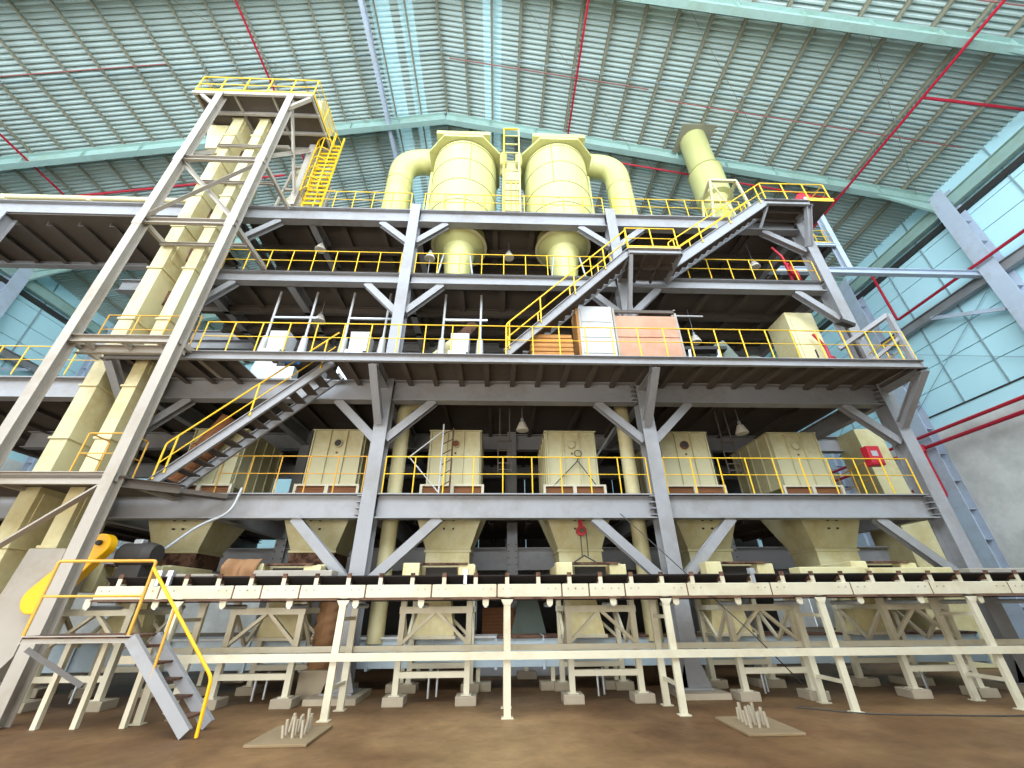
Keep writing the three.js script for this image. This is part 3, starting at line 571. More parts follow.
// ================================================================ FILTER VESSELS ON TOP
function vessel(x, s, label) {      // s = side of the outlet duct
  const z = -11.72, R = 1.42, t = thing('filter_vessel', label, 'filter', [x, LV.t4 + .05, z], 'round dust filters on the top deck');
  const yb = LV.t4 + .05, yt = 19.2;
  const body = part(t, 'shell', lathe([[R, yb], [R, yt]], x, z, 48), M.vessel, undefined, false);
  for (const y of [15.4, 16.65, 17.95, 19.05]) part(body, 'seam_ring', lathe([[R, y - .022], [R + .018, y - .018], [R + .018, y + .018], [R, y + .022]], x, z, 48), M.seam, undefined, false);
  for (const a of [.25 * -s]) part(body, 'seam_strip', box(x + Math.sin(a) * (R + .005) - .02, x + Math.sin(a) * (R + .005) + .02, 16.65, yt, z + Math.cos(a) * R - .01, z + Math.cos(a) * R + .015), M.seam);
  const oct = (r, c) => [[-r, -c], [-c, -r], [c, -r], [r, -c], [r, c], [c, r], [-c, r], [-r, c]];
  part(t, 'head_plate', extr(oct(1.56, .82), .14).rotateX(-Math.PI / 2).translate(x, 19.25, z), M.vessel);
  part(t, 'plenum', extr(oct(.95, .5), 1.3).rotateX(-Math.PI / 2).translate(x, 19.39, z - .45), M.vessel);
  part(t, 'lid', rbox(x - 1.15, x + 1.15, 19.4, 19.62, z + .9, z + 1.58, .02), M.vessel);
  part(t, 'side_duct', box(x + s * 1.25, x + s * 1.62, 15.2, 19.25, z - .9, z - .1), M.vessel);
  // outlet duct
  const dx = x + s * 2.95, du = part(t, 'outlet_duct', run([[x + s * .7, 20.0, z - .15], [dx, 20.0, z - .15], [dx, yb, z - .15]], .55, 28, 1.25, 10), M.vessel, undefined, false);
  for (const y of [18.3, 15.9]) part(du, 'flange', cyl([dx, y, z - .15], [dx, y + .05, z - .15], .575, .575, 28), M.vessel, undefined, false);
  part(du, 'flange', cyl([x + s * 1.75, 20, z - .15], [x + s * 1.8, 20, z - .15], .575, .575, 28), M.vessel, undefined, false);
  part(du, 'boot', box(dx - .8, dx + .8 + s * .4, yb, yb + .75, z - .9, z + .65), M.vessel);
  // pulse valves beside the ladder
  for (const k of [0, 1]) part(t, 'pulse_valve', lathe([[0, 18.6], [.14, 18.6], [.16, 18.8], [.16, 19.3], [.1, 19.42], [0, 19.44]], x - s * 1.72, z + .75 - k * .5, 12), M.vessel);
  part(t, 'air_pipe', run([[x - s * 1.72, 15, z + .75], [x - s * 1.72, 18.6, z + .75]], .035, 6), M.galv, undefined, false);
  // discharge cone under the deck
  part(t, 'cone', lathe([[1.02, 14.6], [1.02, 14.2], [.98, 14.1], [.64, 13.86], [.62, 13.8], [.38, 11.75], [.38, 11.52]], x, z + .17, 36), M.vessel, undefined, false);
  part(t, 'cone_rim', lathe([[.98, 14.08], [1.1, 14.08], [1.1, 14.16], [.98, 14.16]], x, z + .17, 36), M.cream, undefined, false);
  for (const a of [.6, 2.5]) part(t, 'cone_strut', cyl([x + Math.cos(a) * .85, 11.5, z + .35 + Math.sin(a) * .85], [x + Math.cos(a) * .6, 13.2, z + .35 + Math.sin(a) * .6], .035, .035, 6), M.galv);
}
vessel(-1.62, -1, 'left cream filter vessel with duct bending down on its left');
vessel(2.5, 1, 'right cream filter vessel with duct bending down on its right');
{
  const t = thing('caged_ladder', 'cream ladder tower standing between the two filter vessels', 'ladder', [.44, LV.t4, -10.75]);
  for (const x of [.12, .78]) for (const z of [-10.55, -11.2]) part(t, 'rail', bar([x, 14.7, z], [x, z > -11 ? 20.6 : 19.4, z], .06), x > .5 || z < -11 ? M.vessel : M.yellow);
  for (let y = 15.1; y < 20.6; y += .62) part(t, 'rung', bar([.12, y, -10.55], [.78, y, -10.55], .045), M.vessel);
  part(t, 'top_bar', bar([.12, 20.6, -10.55], [.78, 20.6, -10.55], .06), M.yellow);
  part(t, 'back_panel', box(.16, .74, 14.7, 19.2, -11.2, -11.17), M.cream);
  for (const x of [.42, .62]) part(t, 'inner_rail', bar([x, 14.7, -10.62], [x, 17.0, -10.62], .04), M.yellow);
  part(t, 'inner_bar', bar([.2, 16.9, -10.62], [.78, 16.9, -10.62], .06), M.vessel);
}
{ // exhaust stack through the roof
  const x = 11.3, z = -13.72, t = thing('exhaust_stack', 'pale green exhaust stack passing up through the roof', 'stack', [x, LV.t4 + .05, z]);
  part(t, 'pipe', cyl([x, 14.72, z], [x, 20.5, z], .62, .62, 28), M.vessel, undefined, false);
  part(t, 'sleeve', cyl([x, 20.2, z], [x, 22.5, z], .84, .84, 28, true), M.vessel, undefined, false);
  part(t, 'upper_pipe', cyl([x, 22.4, z], [x, 26.3, z], .71, .71, 28), M.vessel, undefined, false);
  for (const [y, r] of [[20.2, .88], [22.45, .88]]) part(t, 'flange', lathe([[.6, y], [r, y], [r, y + .06], [.6, y + .06]], x, z, 28), M.vessel, undefined, false);
  part(t, 'roof_flashing', box(x - .95, x + 1.1, 25.62, 25.72, z - .7, z + .95), M.purlin);
  part(t, 'base_box', rbox(x - 1.3, x + .6, 14.72, 16.6, z - .6, z + .9, .05), M.cream);
}
{
  const t = thing('stack_frame', 'cream angle frame standing round the stack base', 'frame', [10.4, LV.t4 + .05, -12.2]);
  const top = [[9.75, -11.7], [11.0, -11.7], [9.9, -12.8], [11.15, -12.8]];
  top.forEach(([x, z]) => part(t, 'leg', bar([x + (x < 10.5 ? -.75 : .35), 14.72, z], [x, 19.0, z], .09), M.cream));
  for (const [i, j] of [[0, 1], [2, 3], [0, 2], [1, 3]]) part(t, 'top_bar', bar([top[i][0], 19.0, top[i][1]], [top[j][0], 19.0, top[j][1]], .12), M.cream);
  part(t, 'brace', bar([9.75, 18.9, -11.7], [10.6, 15.6, -11.7], .05), M.cream);
  part(t, 'brace', bar([11.1, 17.6, -11.7], [11.25, 17.6, -12.8], .08), M.cream); part(t, 'brace', bar([9.5, 17.4, -11.7], [9.65, 17.4, -12.8], .06), M.cream);
}

// ================================================================ BINS, HOPPERS, FEEDERS, TRESTLES
const XB = [-8.08, -4.67, -1.26, 2.15, 5.56, 8.97], ZBIN = -11.35;
const binTags = ['partly behind the dark steel stair', 'just left of the first column, hatch dark', 'right of the first column behind the scaffold frame', 'with the looped sling on its front', 'just right of the second column', 'with its ribbed left side showing'];
function makeBin(i) {
  const w = 1.46, d = 2.1, t = thing('storage_bin', `cream ribbed bin ${binTags[i]}`, 'bin', [0, 0, 0], 'row of cream bins');
  const y0 = 4.6, y1 = 6.22, zf = 0;
  part(t, 'body', box(-w / 2, w / 2, y0, y1, -d, zf), M.bin);
  for (const x of [-w / 2 + .02, -.24, .24, w / 2 - .02]) part(t, 'rib', box(x - .016, x + .016, y0, y1, zf, zf + .06), M.bin);
  for (const s of [-1, 1]) for (const z of [-.1, -.6, -1.1, -1.6, -2.05]) part(t, 'rib', box(s * w / 2, s * (w / 2 + .04), y0, y1, z - .02, z + .02), M.bin);
  part(t, 'top_flange', [box(-w / 2 - .05, w / 2 + .05, y1, y1 + .03, -d - .05, .05)], M.bin);
  part(t, 'port_rim', lathe([[.1, 0], [.13, 0], [.13, .05], [.1, .05]], 0, 0, 18).rotateX(Math.PI / 2).translate(.02, 5.83, .0), i % 2 || i === 2 ? M.bin : M.brown);
  part(t, 'port', cyl([.02, 5.83, 0], [.02, 5.83, .03], .1, .1, 18), [0, 1, 4].includes(i) ? M.dark : i === 2 ? M.brown : M.bin);
  part(t, 'bolt', cyl([.02, 5.55, 0], [.02, 5.55, .02], .03, .03, 8), M.brown);
  // base frame: white channels with timber between
  const f = part(t, 'base_frame', [box(-w / 2 - .15, w / 2 + .15, 4.55, 4.6, .04, .16), box(-w / 2 - .15, -w / 2 - .08, 4.13, 4.55, .04, .16), box(w / 2 + .08, w / 2 + .15, 4.13, 4.55, .04, .16), box(-.05, .05, 4.13, 4.55, .04, .16)], M.conv);
  for (const s of [-1, 1]) part(f, 'infill_board', box(s * .06, s * (w / 2 + .07), 4.14, 4.54, .02, .1), M.brown);
  return t;
}
XB.forEach((x, i) => { const b = makeBin(i); b.position.set(x, 0, ZBIN); b.children.forEach(() => 0); });
const hopTags = ['left end', 'with the brown sack beside it', 'between the first column and the middle', 'with the red hoist in front of it', 'just right of the second column', 'showing its sloping left side'];
function makeHopper(i) {
  const t = thing('feed_hopper', `cream tapered hopper under the first storey, ${hopTags[i]}`, 'hopper', [0, 0, 0], 'row of tapered hoppers');
  part(t, 'cone', frustum(0, -.75, 2.88, 1.1, 1.0, 4.05, 1.95, 1.75, .1), M.bin);
  part(t, 'collar', rbox(-.56, .56, 2.5, 2.88, -1.16, -.14, .015), i === 0 || i === 1 ? M.rust : M.bin);
  part(t, 'flange', rbox(-.6, .6, 2.85, 2.91, -1.2, -.1, .01), M.bin);
  for (const y of [3.4, 3.6]) for (const x of [-.12, .12]) part(t, 'bolt', box(x - .02, x + .02, y - .02, y + .02, -.16 + (y - 2.88) * .3, -.11 + (y - 2.88) * .3), M.mark);
  return t;
}
XB.forEach((x, i) => makeHopper(i).position.set(x, 0, ZBIN + .3));
const feedTags = ['behind the yellow stair rail', 'below the brown sack', 'with dark open mouth between the first columns', 'below the red hoist', 'right of the second column, longest cream top', 'near the right end'];
function makeFeeder(i) {
  const t = thing('weigh_feeder', `cream box feeder under a hopper, ${feedTags[i]}`, 'feeder', [0, 0, 0], 'feeders under the hoppers');
  const s = i < 3 ? 1 : -1;
  part(t, 'housing', rbox(-.75, .75, 1.95, 2.5, -1.75, -.2, .03), M.cream);
  part(t, 'mouth', box(-.35, .35, 2.05, 2.42, -.2, -.12), M.dark);
  part(t, 'side_plate', rbox(-.82, -.45, 1.95, 2.5, -.2, .12, .02), M.cream);
  part(t, 'side_plate', rbox(.4, .78, 1.98, 2.46, -.2, .06, .02), M.cream);
  part(t, 'canopy', box(-.6, .6, 2.46, 2.5, -.15, .1), M.rust);
  // chute down to the trough
  part(t, 'chute', frustum(-.15, -1.0, 1.02, .95, .7, 1.9, .62, .6), M.cream);
  part(t, 'chute_flange', rbox(-.66, .36, 1.0, 1.07, -1.4, -.58, .01), M.conv);
  return t;
}
XB.forEach((x, i) => makeFeeder(i).position.set(x, 0, -10.0));
const treTags = ['behind the yellow stair rail', 'left of the first column', 'left of the centre post', 'right of the centre post', 'right of the second column', 'near the right end'];
function makeTrestle(i) {
  const t = thing('feeder_trestle', `cream braced trestle on concrete blocks, ${treTags[i]}`, 'trestle', [0, 0, 0], 'trestles behind the conveyor');
  const w = .68, zf = 0, zb = -1.35;
  for (const x of [-w, w]) for (const z of [zf, zb]) {
    const l = part(t, 'leg', bar([x, .16, z], [x, 1.9, z], .11), M.conv);
    part(l, 'foot_plate', box(x - .1, x + .1, .15, .17, z - .1, z + .1), M.conv);
    part(l, 'footing', rbox(x - .2, x + .2, 0, .155, z - .24, z + .16, .015), M.footing);
  }
  for (const z of [zf, zb]) {
    part(t, 'top_bar', bar([-w - .07, 1.58, z], [w + .07, 1.58, z], .122), M.conv);
    part(t, 'lower_bar', bar([-w, .48, z], [w, .48, z], .1), M.conv);
    for (const s of [-1, 1]) part(t, 'diagonal', bar([s * (w - .03), 1.0, z], [s * .04, 1.53, z], .08, .06), M.conv);
  }
  for (const x of [-w, w]) {
    part(t, 'side_bar', bar([x, 1.58, zf - .062], [x, 1.58, zb + .062], .1), M.conv);
    part(t, 'diagonal', bar([x, 1.5, zf - .1], [x, .95, (zf + zb) / 2], .06), M.conv); part(t, 'diagonal', bar([x, 1.5, zb + .1], [x, .95, (zf + zb) / 2], .06), M.conv);
  }
  for (const x of [-.1, .05]) { part(t, 'drain_pipe', cyl([x, .05, -.45 - x], [x, .5, -.45 - x], .025, .025, 8), M.galv); }
  return t;
}
XB.forEach((x, i) => makeTrestle(i).position.set(x + (i - 2) * .0 + .02, 0, -9.68));
{ // long drag conveyor trough
  const t = thing('drag_conveyor', 'long pale blue trough conveyor running behind the trestles', 'conveyor', [0, 0, -11.4]);
  const xs = [-11.4, -9.4, -7.4, -5.6, -4.35, -2.9, -1.45, .0, 1.1, 2.9, 4.6, 6.3, 8.0, 9.8, 11.6];
  for (let i = 0; i < xs.length - 1; i++) {
    const p = part(t, 'trough_section', rbox(xs[i] + .005, xs[i + 1] - .005, .42, .98, -11.75, -11.1, .012), M.trough);
    part(p, 'flange', box(xs[i + 1] - .03, xs[i + 1] + .03, .38, 1.03, -11.8, -11.06), M.trough);
  }
  for (let i = 0; i < xs.length - 1; i++) part(t, 'lid', rbox(xs[i] + .01, xs[i + 1] - .01, .98, 1.03, -11.8, -11.04, .01), i > 6 ? M.rust : M.white);
  for (const x of [-10, -6.5, -3.4, -2.1, -.4, 1.3, 2.75, 4.9, 6.2, 8.4, 9.6]) { const l = part(t, 'leg', bar([x, .15, -11.2], [x, .45, -11.2], .09), M.conv); part(l, 'footing', rbox(x - .3, x + .3, 0, .15, -11.45, -10.98, .015), M.footing); }
  for (const x of [2.0, 7.2]) part(t, 'label_plate', box(x - .14, x + .14, .74, .9, -11.1, -11.085), M.white, 'white sticker');
}
// second row of footings and legs farther back
{
  const t0 = thing('rear_stand', 'low cream stand on concrete block behind the trough', 'stand', [0, 0, 0], 'rear stands');
  part(t0, 'leg', bar([0, .15, 0], [0, .8, 0], .1), M.conv); part(t0, 'footing', rbox(-.25, .25, 0, .15, -.25, .25, .015), M.footing); part(t0, 'cross_arm', bar([-.4, .8, 0], [.4, .8, 0], .1), M.conv);
  const xs = [-6.5, -4.2, -2.0, .8, 2.9, 5.2, 7.4, 9.6]; t0.position.set(xs[0], 0, -12.8);
  t0.userData.label = 'low cream stand behind the trough, first from the left';
  xs.slice(1).forEach((x, i) => copy(t0, [x, 0, -12.8], `low cream stand behind the trough, ${['second', 'third', 'fourth', 'fifth', 'sixth', 'seventh', 'eighth'][i]} from the left`));
}

// ================================================================ BELT CONVEYOR IN FRONT
{
  const t = thing('belt_conveyor', 'long cream belt conveyor on splayed legs across the front', 'conveyor', [0, 0, -9]);
  const zF = -8.6, zBk = -9.38, y0 = 1.79, y1 = 2.01;
  const js = [-7.35, -6.2, -4.87, -4.36, -3.66, -2.45, -1.22, .01, 1.24, 1.76, 2.45, 3.66, 5.3, 6.9, 8.5, 10.1, 11.7, 13.3, 14.9];
  for (let i = 0; i < js.length - 1; i++) {
    const p = part(t, 'side_panel', rbox(js[i] + .012, js[i + 1] - .012, y0, y1, zF - .03, zF + .03, .012), M.conv);
    for (const x of [js[i] + .12, js[i] + .26, js[i + 1] - .26, js[i + 1] - .12]) part(p, 'bolt', cyl([x, (y0 + y1) / 2 + .03, zF + .03], [x, (y0 + y1) / 2 + .03, zF + .04], .014, .014, 6), M.tower);
    part(t, 'joint_strip', box(js[i] - .012, js[i] + .012, y0 + .01, y1 - .01, zF - .028, zF + .02), M.rust);
    part(t, 'side_panel', rbox(js[i] + .01, js[i + 1] - .01, y0, y1, zBk - .03, zBk + .03, .012), M.conv);
  }
  part(t, 'skid_rail', bar([-7.35, y0 - .02, zF], [14.9, y0 - .02, zF], .09, .03), M.rust);
  // troughed belt
  const prof = [[-.36, .19], [-.16, .07], [.16, .07], [.36, .19], [.36, .205], [.155, .085], [-.155, .085], [-.36, .205]];
  part(t, 'belt', prism(prof.map(([x, y]) => [x, y]), [-7.3, y1 - .05, (zF + zBk) / 2], [14.9, y1 - .05, (zF + zBk) / 2]), M.belt);
  part(t, 'return_belt', bar([-7.3, 1.745, (zF + zBk) / 2], [14.9, 1.745, (zF + zBk) / 2], .66, .015), M.belt);
  part(t, 'skirt', [bar([-7.2, y1 + .11, zBk - .06], [14.9, y1 + .11, zBk - .06], .02, .2)], M.belt);
  for (let x = .2 - 12 * .6; x < 14.8; x += .6) {
    const id = part(t, 'idler_bracket', [bar([x, y1, zF + .0], [x, y1 + .19, zF - .0], .075, .02, [0, 0, 1]), bar([x, y1 + .02, zF], [x, y1 + .02, zBk], .06, .03)], M.conv);
    part(id, 'roller', [cyl([x, y1 + .0, -8.83], [x, y1 + .12, -8.66], .045, .045, 8), cyl([x, y1, -9.15], [x, y1, -8.83], .045, .045, 8), cyl([x, y1, -9.15], [x, y1 + .12, -9.32], .045, .045, 8)], M.rust);
    part(id, 'bracket_cap', box(x - .04, x + .04, y1 + .12, y1 + .2, zF - .015, zF + .012), M.rust);
  }
  for (let x = .0 - 6 * 1.2 - .1; x < 14.5; x += 1.2) { const b = part(t, 'return_bracket', extr([[-.06, .1], [.06, .1], [.055, -.03], [.03, -.06], [-.03, -.06], [-.055, -.03]], .03).translate(x - .1, 1.7, zF - .01), M.conv); part(b, 'return_roller', cyl([x - .1, 1.66, zF], [x - .1, 1.66, zBk], .04, .04, 10), M.galv); }
  // legs
  [-5.8, -2.82, .2, 3.2, 6.2, 9.2, 12.2].forEach((x) => {
    for (const z of [zF, zBk]) {
      const l = part(t, 'leg', prism(uProf(.07, .12, .012), [x, .01, z], [x, y0, z], [1, 0, 0]), M.conv);
      part(l, 'foot_plate', box(x - .1, x + .1, 0, .015, z - .08, z + .08), M.conv);
      part(l, 'head_gusset', extr([[-.13, 0], [.13, 0], [.06, -.12], [-.06, -.12]], .015).translate(x, y0 - .01, z + .03), M.conv);
    }
    for (const y of [.42, 1.45]) part(t, 'rung', bar([x, y, zF], [x, y, zBk], .06), M.conv);
  });
  part(t, 'lower_rail', bar([-6.4, .88, zF + .065], [14.9, .88, zF + .065], .05, .12), M.conv);
  part(t, 'lower_rail', bar([-6.4, .93, zBk - .06], [14.9, .93, zBk - .06], .05, .1), M.conv);
  for (const x of [-6.3, -.6, 5.0, -8.0 + 1.9]) part(t, 'pull_switch', [box(x - .03, x + .03, y1, y1 + .2, zF - .02, zF + .04), box(x - .05, x + .05, y1 + .16, y1 + .26, zF - .04, zF + .06)], M.galv);
}
{ // access platform with stair at the conveyor's left end
  const t = thing('access_platform', 'small access platform with ochre rails at the conveyor left end', 'platform', [-6.5, 0, -7.95]);
  const yp = 1.28;
  part(t, 'deck_plate', box(-7.4, -5.72, yp - .04, yp, -8.4, -7.7), M.rust);
  part(t, 'edge_channel', prism(uProf(.06, .1), [-7.4, yp - .05, -7.7], [-5.72, yp - .05, -7.7]), M.tower);
  for (const [x, z] of [[-7.2, -8.38], [-6.6, -8.38], [-5.85, -8.38]]) part(t, 'leg', bar([x, 0, z], [x, yp, z], .08), M.conv);
  part(t, 'brace', bar([-7.35, 1.1, -7.8], [-6.75, .55, -8.38], .07), M.steel);
  const r = part(t, 'top_rail', run([[-7.4, yp, -7.7], [-7.4, 2.36, -7.7], [-5.8, 2.36, -7.7], [-5.8, yp, -7.7]], .025, 8, .05, 3), M.yellowPale, undefined, false);
  part(r, 'mid_rail', run([[-7.4, 1.83, -7.7], [-5.8, 1.83, -7.7]], .02, 7), M.yellowPale, undefined, false);
}
{
  const t = thing('short_stair', 'short grey stair with ochre handrail leading up to the access platform', 'staircase', [-4.6, 0, -7.95]);
  for (const z of [-7.68, -8.2]) part(t, 'stringer', prism(uProf(.08, .16, .015), [-4.45, .06, z], [-5.72, 1.24, z], [0, 1, 0]), M.steel);
  for (let k = 0; k < 5; k++) part(t, 'tread', box(-4.82 - k * .24, -4.56 - k * .24, .2 + k * .225, .23 + k * .225, -8.18, -7.7), M.rust);
  const h = part(t, 'handrail', run([[-4.28, .02, -7.66], [-4.3, .72, -7.66], [-5.78, 2.25, -7.66]], .026, 8, .08, 4), M.guard, undefined, false);
  part(h, 'post', cyl([-5.2, .72, -7.66], [-5.2, 1.62, -7.66], .022, .022, 7), M.yellowPale);
}
// ================================================================ ANCHOR PADS ON THE FLOOR
function pad(x, z, label, turn) {
  const t = thing('anchor_pad', label, 'anchor pad', [x, 0, z], 'anchor bolt pads');
  part(t, 'slab', rbox(x - .42, x + .42, 0, .04, z - .5, z + .5, .012), M.pad);
  for (let i = 0; i < 3; i++) for (let j = 0; j < 4; j++) { const bx = x - .12 + i * .13 + turn * j * .03, bz = z - .3 + j * .17, h = rr(.12, .26), l = rr(-.03, .03); part(t, 'anchor_bolt', cyl([bx, .03, bz], [bx + l, .05 + h, bz], .024, .024, 7), M.footing); }
}
pad(-2.95, -7.68, 'low slab with rusty bolts standing up, left of the centre', 1);
pad(4.0, -7.78, 'low slab with rusty bolts standing up, right of the centre', -1);

// ================================================================ THINGS ON THE SECOND STOREY
{
  const t = thing('control_cabinet', 'white metal cabinet standing beside the pink plywood crate', 'cabinet', [2.85, y2, -9.7]);
  part(t, 'body', rbox(2.35, 3.38, y2 + .02, 9.6, -10.2, -9.55, .02), M.white);
  for (const y of [7.9, 8.45, 9.0]) part(t, 'panel', rbox(2.42, 3.32, y, y + .5, -9.55, -9.53, .008), M.white);
  part(t, 'side_board', box(2.28, 2.35, y2 + .02, 9.55, -10.2, -9.55), M.timber);
}
{
  const t = thing('plywood_crate', 'large pinkish plywood crate next to the white cabinet', 'crate', [4.4, y2, -9.8]);
  part(t, 'board', rbox(3.42, 5.3, y2 + .02, 8.5, -10.2, -9.6, .015), M.ply); part(t, 'board', rbox(3.42, 5.3, 8.52, 9.3, -10.2, -9.6, .015), M.ply);
  part(t, 'corner_post', box(5.3, 5.36, y2, 9.55, -9.66, -9.6), M.tower); part(t, 'corner_post', box(3.4, 3.46, y2, 9.55, -9.62, -9.56), M.tower);
  part(t, 'top_bar', box(3.42, 5.36, 9.42, 9.52, -9.66, -9.6), M.deck);
}
for (let k = 0; k < 6; k++) for (let j = 0; j < 2; j++) single('timber_plank', ['bottom', 'second', 'third', 'fourth', 'fifth', 'top'][k] + ` light timber plank in the stack by the white cabinet, ${j ? 'rear' : 'front'}`, 'plank', rbox(.86 + rr(0, .06), 2.06 - rr(0, .06), y2 + .02 + k * .145, y2 + .14 + k * .145, -9.46 - j * .34, -9.18 - j * .34, .01).translate(0, 0, 0), M.timber, 'stack of timber planks');
// bagging heads with motors, hung from the storey above
const headTags = ['at the far left of the second storey', 'left of the first upper column', 'right of the first upper column'];
[-6.9, -4.4, -1.25].forEach((x, i) => {
  const t = thing('dosing_hopper', `white dosing hopper with blue motor ${headTags[i]}`, 'hopper', [x, y2, -10.9], 'dosing hoppers on the second storey');
  part(t, 'bin', frustum(x, -10.9, 8.6, .55, .5, 9.3, .58, .55), M.white);
  part(t, 'chute', frustum(x - .06, -10.8, y2 + .1, .8, .6, 8.6, .52, .48), i ? M.galv : M.white);
  for (const s of [-1, 1]) { part(t, 'hanger', cyl([x + s * .62, 9.3, -11], [x + s * .62, 11.2, -11], .04, .04, 8), M.white); part(t, 'hanger_sleeve', lathe([[.05, 8.6], [.14, 8.6], [.1, 9.3], [.05, 9.35]], x + s * .62, -11, 10), M.white); }
  part(t, 'hanger_bar', bar([x - .62, 10.1, -11], [x + .85, 10.1, -11], .07), M.galv);
  part(t, 'motor', cyl([x + .5, 8.1, -10.4], [x + .95, 8.1, -10.4], .15, .15, 14), M.blue);
  part(t, 'gearbox', rbox(x + .38, x + .62, 7.7, 8.35, -10.65, -10.35, .03), M.dark);
  part(t, 'pedestal', box(x + .35, x + .95, y2, 7.8, -10.6, -10.3), M.galv);
});
{
  const t = thing('screw_conveyor', 'cream inclined chute box beside the first upper column', 'conveyor', [-2.5, y2, -10.8]);
  part(t, 'casing', prism(rect(.34, .4), [-2.75, 7.55, -10.75], [-1.35, 9.75, -11.6]), M.cream);
  part(t, 'upper_section', prism(rect(.4, .34), [-1.35, 9.75, -11.6], [-.95, 10.5, -11.8]), M.rust);
  part(t, 'outlet', box(-2.95, -2.55, y2, 7.7, -10.95, -10.55), M.cream);
}
{
  const t = thing('tall_cabinet', 'tall cream cabinet on the second storey by the right column', 'cabinet', [10.45, y2, -11.4]);
  part(t, 'body', rbox(9.95, 10.95, y2, 10.6, -11.9, -10.9, .03), M.cream);
  part(t, 'door', rbox(10.05, 10.5, 7.6, 10.3, -10.9, -10.87, .01), M.cream);
  part(t, 'handle', box(10.44, 10.47, 8.7, 9.0, -10.87, -10.83), M.dark);
}
{
  const t = thing('blower_unit', 'green machine housing in the shade left of the tall cabinet', 'machine', [8.7, y2, -11.6]);
  part(t, 'housing', lathe([[.1, -.35], [.7, -.35], [.75, 0], [.7, .35], [.1, .35]], 0, 0, 20).rotateX(Math.PI / 2).translate(8.6, 8.3, -11.6), M.green);
  part(t, 'base', box(8.0, 9.2, y2, 7.75, -12.0, -11.2), M.green);
  part(t, 'outlet', prism(rect(.45, .45), [8.2, 8.5, -11.6], [7.6, 9.6, -11.6]), M.green);
}
{
  const t = thing('machine_stand', 'dark braced machine frame in the shade of the second storey', 'frame', [6.8, y2, -11.4]);
  for (const x of [6.2, 7.2]) part(t, 'leg', bar([x, y2, -11.2], [x + .2, 9.2, -11.2], .08), M.galv);
  part(t, 'diagonal', bar([6.0, y2, -11.2], [7.4, 9.0, -11.2], .06), M.galv); part(t, 'bed', bar([5.8, 9.2, -11.3], [7.7, 9.25, -11.3], .3, .12), M.dark);
  part(t, 'tube_light', cyl([5.9, 10.35, -10.9], [7.0, 10.35, -10.9], .03, .03, 8), M.white);
}
{ // grey lattice box frame at the right end of the deck
  const t = thing('deck_end_frame', 'dark steel box frame on the right end of the second-storey deck', 'frame', [11.0, y2, -9.6]);
  const m = M.steel, b = (a, c, w = .12) => part(t, 'bar', bar(a, c, w), m);
  b([11.3, y2, -9.0], [11.3, 9.0, -9.0]); b([11.3, y2, -10.15], [11.3, 9.0, -10.15]); b([11.3, 9.0, -9.0], [11.3, 9.0, -10.15]); b([11.3, 9.0, -9.0], [10.3, 8.4, -9.9]); b([10.3, y2, -9.9], [11.3, 8.2, -9.0], .09);
  part(t, 'timber_floor', box(10.2, 11.25, y2 + .02, y2 + .12, -9.8, -9.05), M.timber);
}
{
  const t = thing('floodlight', 'small dark floodlight fixed beside the right upper column', 'floodlight', [10.95, 9.3, -9.95]);
  part(t, 'housing', rbox(-.22, .22, -.06, .06, -.14, .14, .02).rotateZ(-.35).rotateX(.4).translate(10.95, 9.4, -9.95), M.dark); part(t, 'post', bar([10.95, y2, -10.0], [10.95, 9.35, -10.0], .05), M.dark);
}

// ================================================================ PIPES, DUCTS, FITTINGS
single('vertical_pipe', 'cream vertical pipe behind the second column', 'pipe', [cyl([3.75, .9, -11.15], [3.75, 7.2, -11.15], .2, .2, 20), cyl([3.75, 4.0, -11.15], [3.75, 4.25, -11.15], .26, .26, 20)], M.cream);
single('vertical_pipe', 'cream vertical pipe behind the first column', 'pipe', [cyl([-2.8, .9, -11.15], [-2.8, 6.6, -11.15], .2, .2, 20), run([[-2.8, 6.5, -11.15], [-2.8, 6.9, -11.15], [-2.3, 7.2, -11.15]], .2, 16, .25), cyl([-2.8, 4.0, -11.15], [-2.8, 4.25, -11.15], .26, .26, 20)], M.cream);
{
  const t = thing('cream_duct_box', 'large cream sheet duct rising behind the right column', 'duct', [13.8, 0, -14.6]);
  part(t, 'upper_section', prism(rect(.95, 1.0), [13.75, 4.4, -14], [13.6, 7.3, -14], [0, 0, 1]), M.cream);
  part(t, 'middle_section', rbox(13.3, 14.5, 2.6, 4.4, -14.8, -13.5, .03), M.cream);
  part(t, 'lower_section', rbox(12.8, 14.2, 0, 2.6, -14.6, -13.4, .03), M.cream);
  part(t, 'flange', rbox(13.2, 14.6, 4.36, 4.46, -14.9, -13.4, .02), M.cream);
}
{
  const t = thing('fire_box', 'red fire hose box fixed near the right column', 'fire box', [10.4, 5.1, -10.6]);
  part(t, 'case', rbox(10.25, 10.62, 4.95, 5.5, -10.62, -10.4, .02), M.red);
  part(t, 'window', box(10.33, 10.5, 5.2, 5.35, -10.4, -10.39), M.galv);
}
const pipeRed = (label, pts, r = .06) => single('fire_pipe', label, 'fire pipe', run(pts, r, 10, .15), M.red, 'red fire pipes');
pipeRed('upper red pipe running along the side wall at left of the concrete', [[24.2, 9.92, -34], [24.2, 9.92, -8]], .09);
pipeRed('lower thicker red pipe running along the side wall', [[24.2, 9.32, -34], [24.2, 9.32, -8]], .1);
single('fire_riser', 'red riser pipe coming down beside the wall column', 'fire pipe', [run([[24.1, 9.3, -21.2], [24.1, 6.6, -21.2], [22.6, 6.6, -21.2]], .13, 12, .2), run([[24.1, 6.9, -21.2], [22.4, 6.9, -21.2]], .08, 10), cyl([24.1, 9.1, -21.2], [24.1, 9.5, -21.2], .2, .2, 14)], M.red, 'red fire pipes');
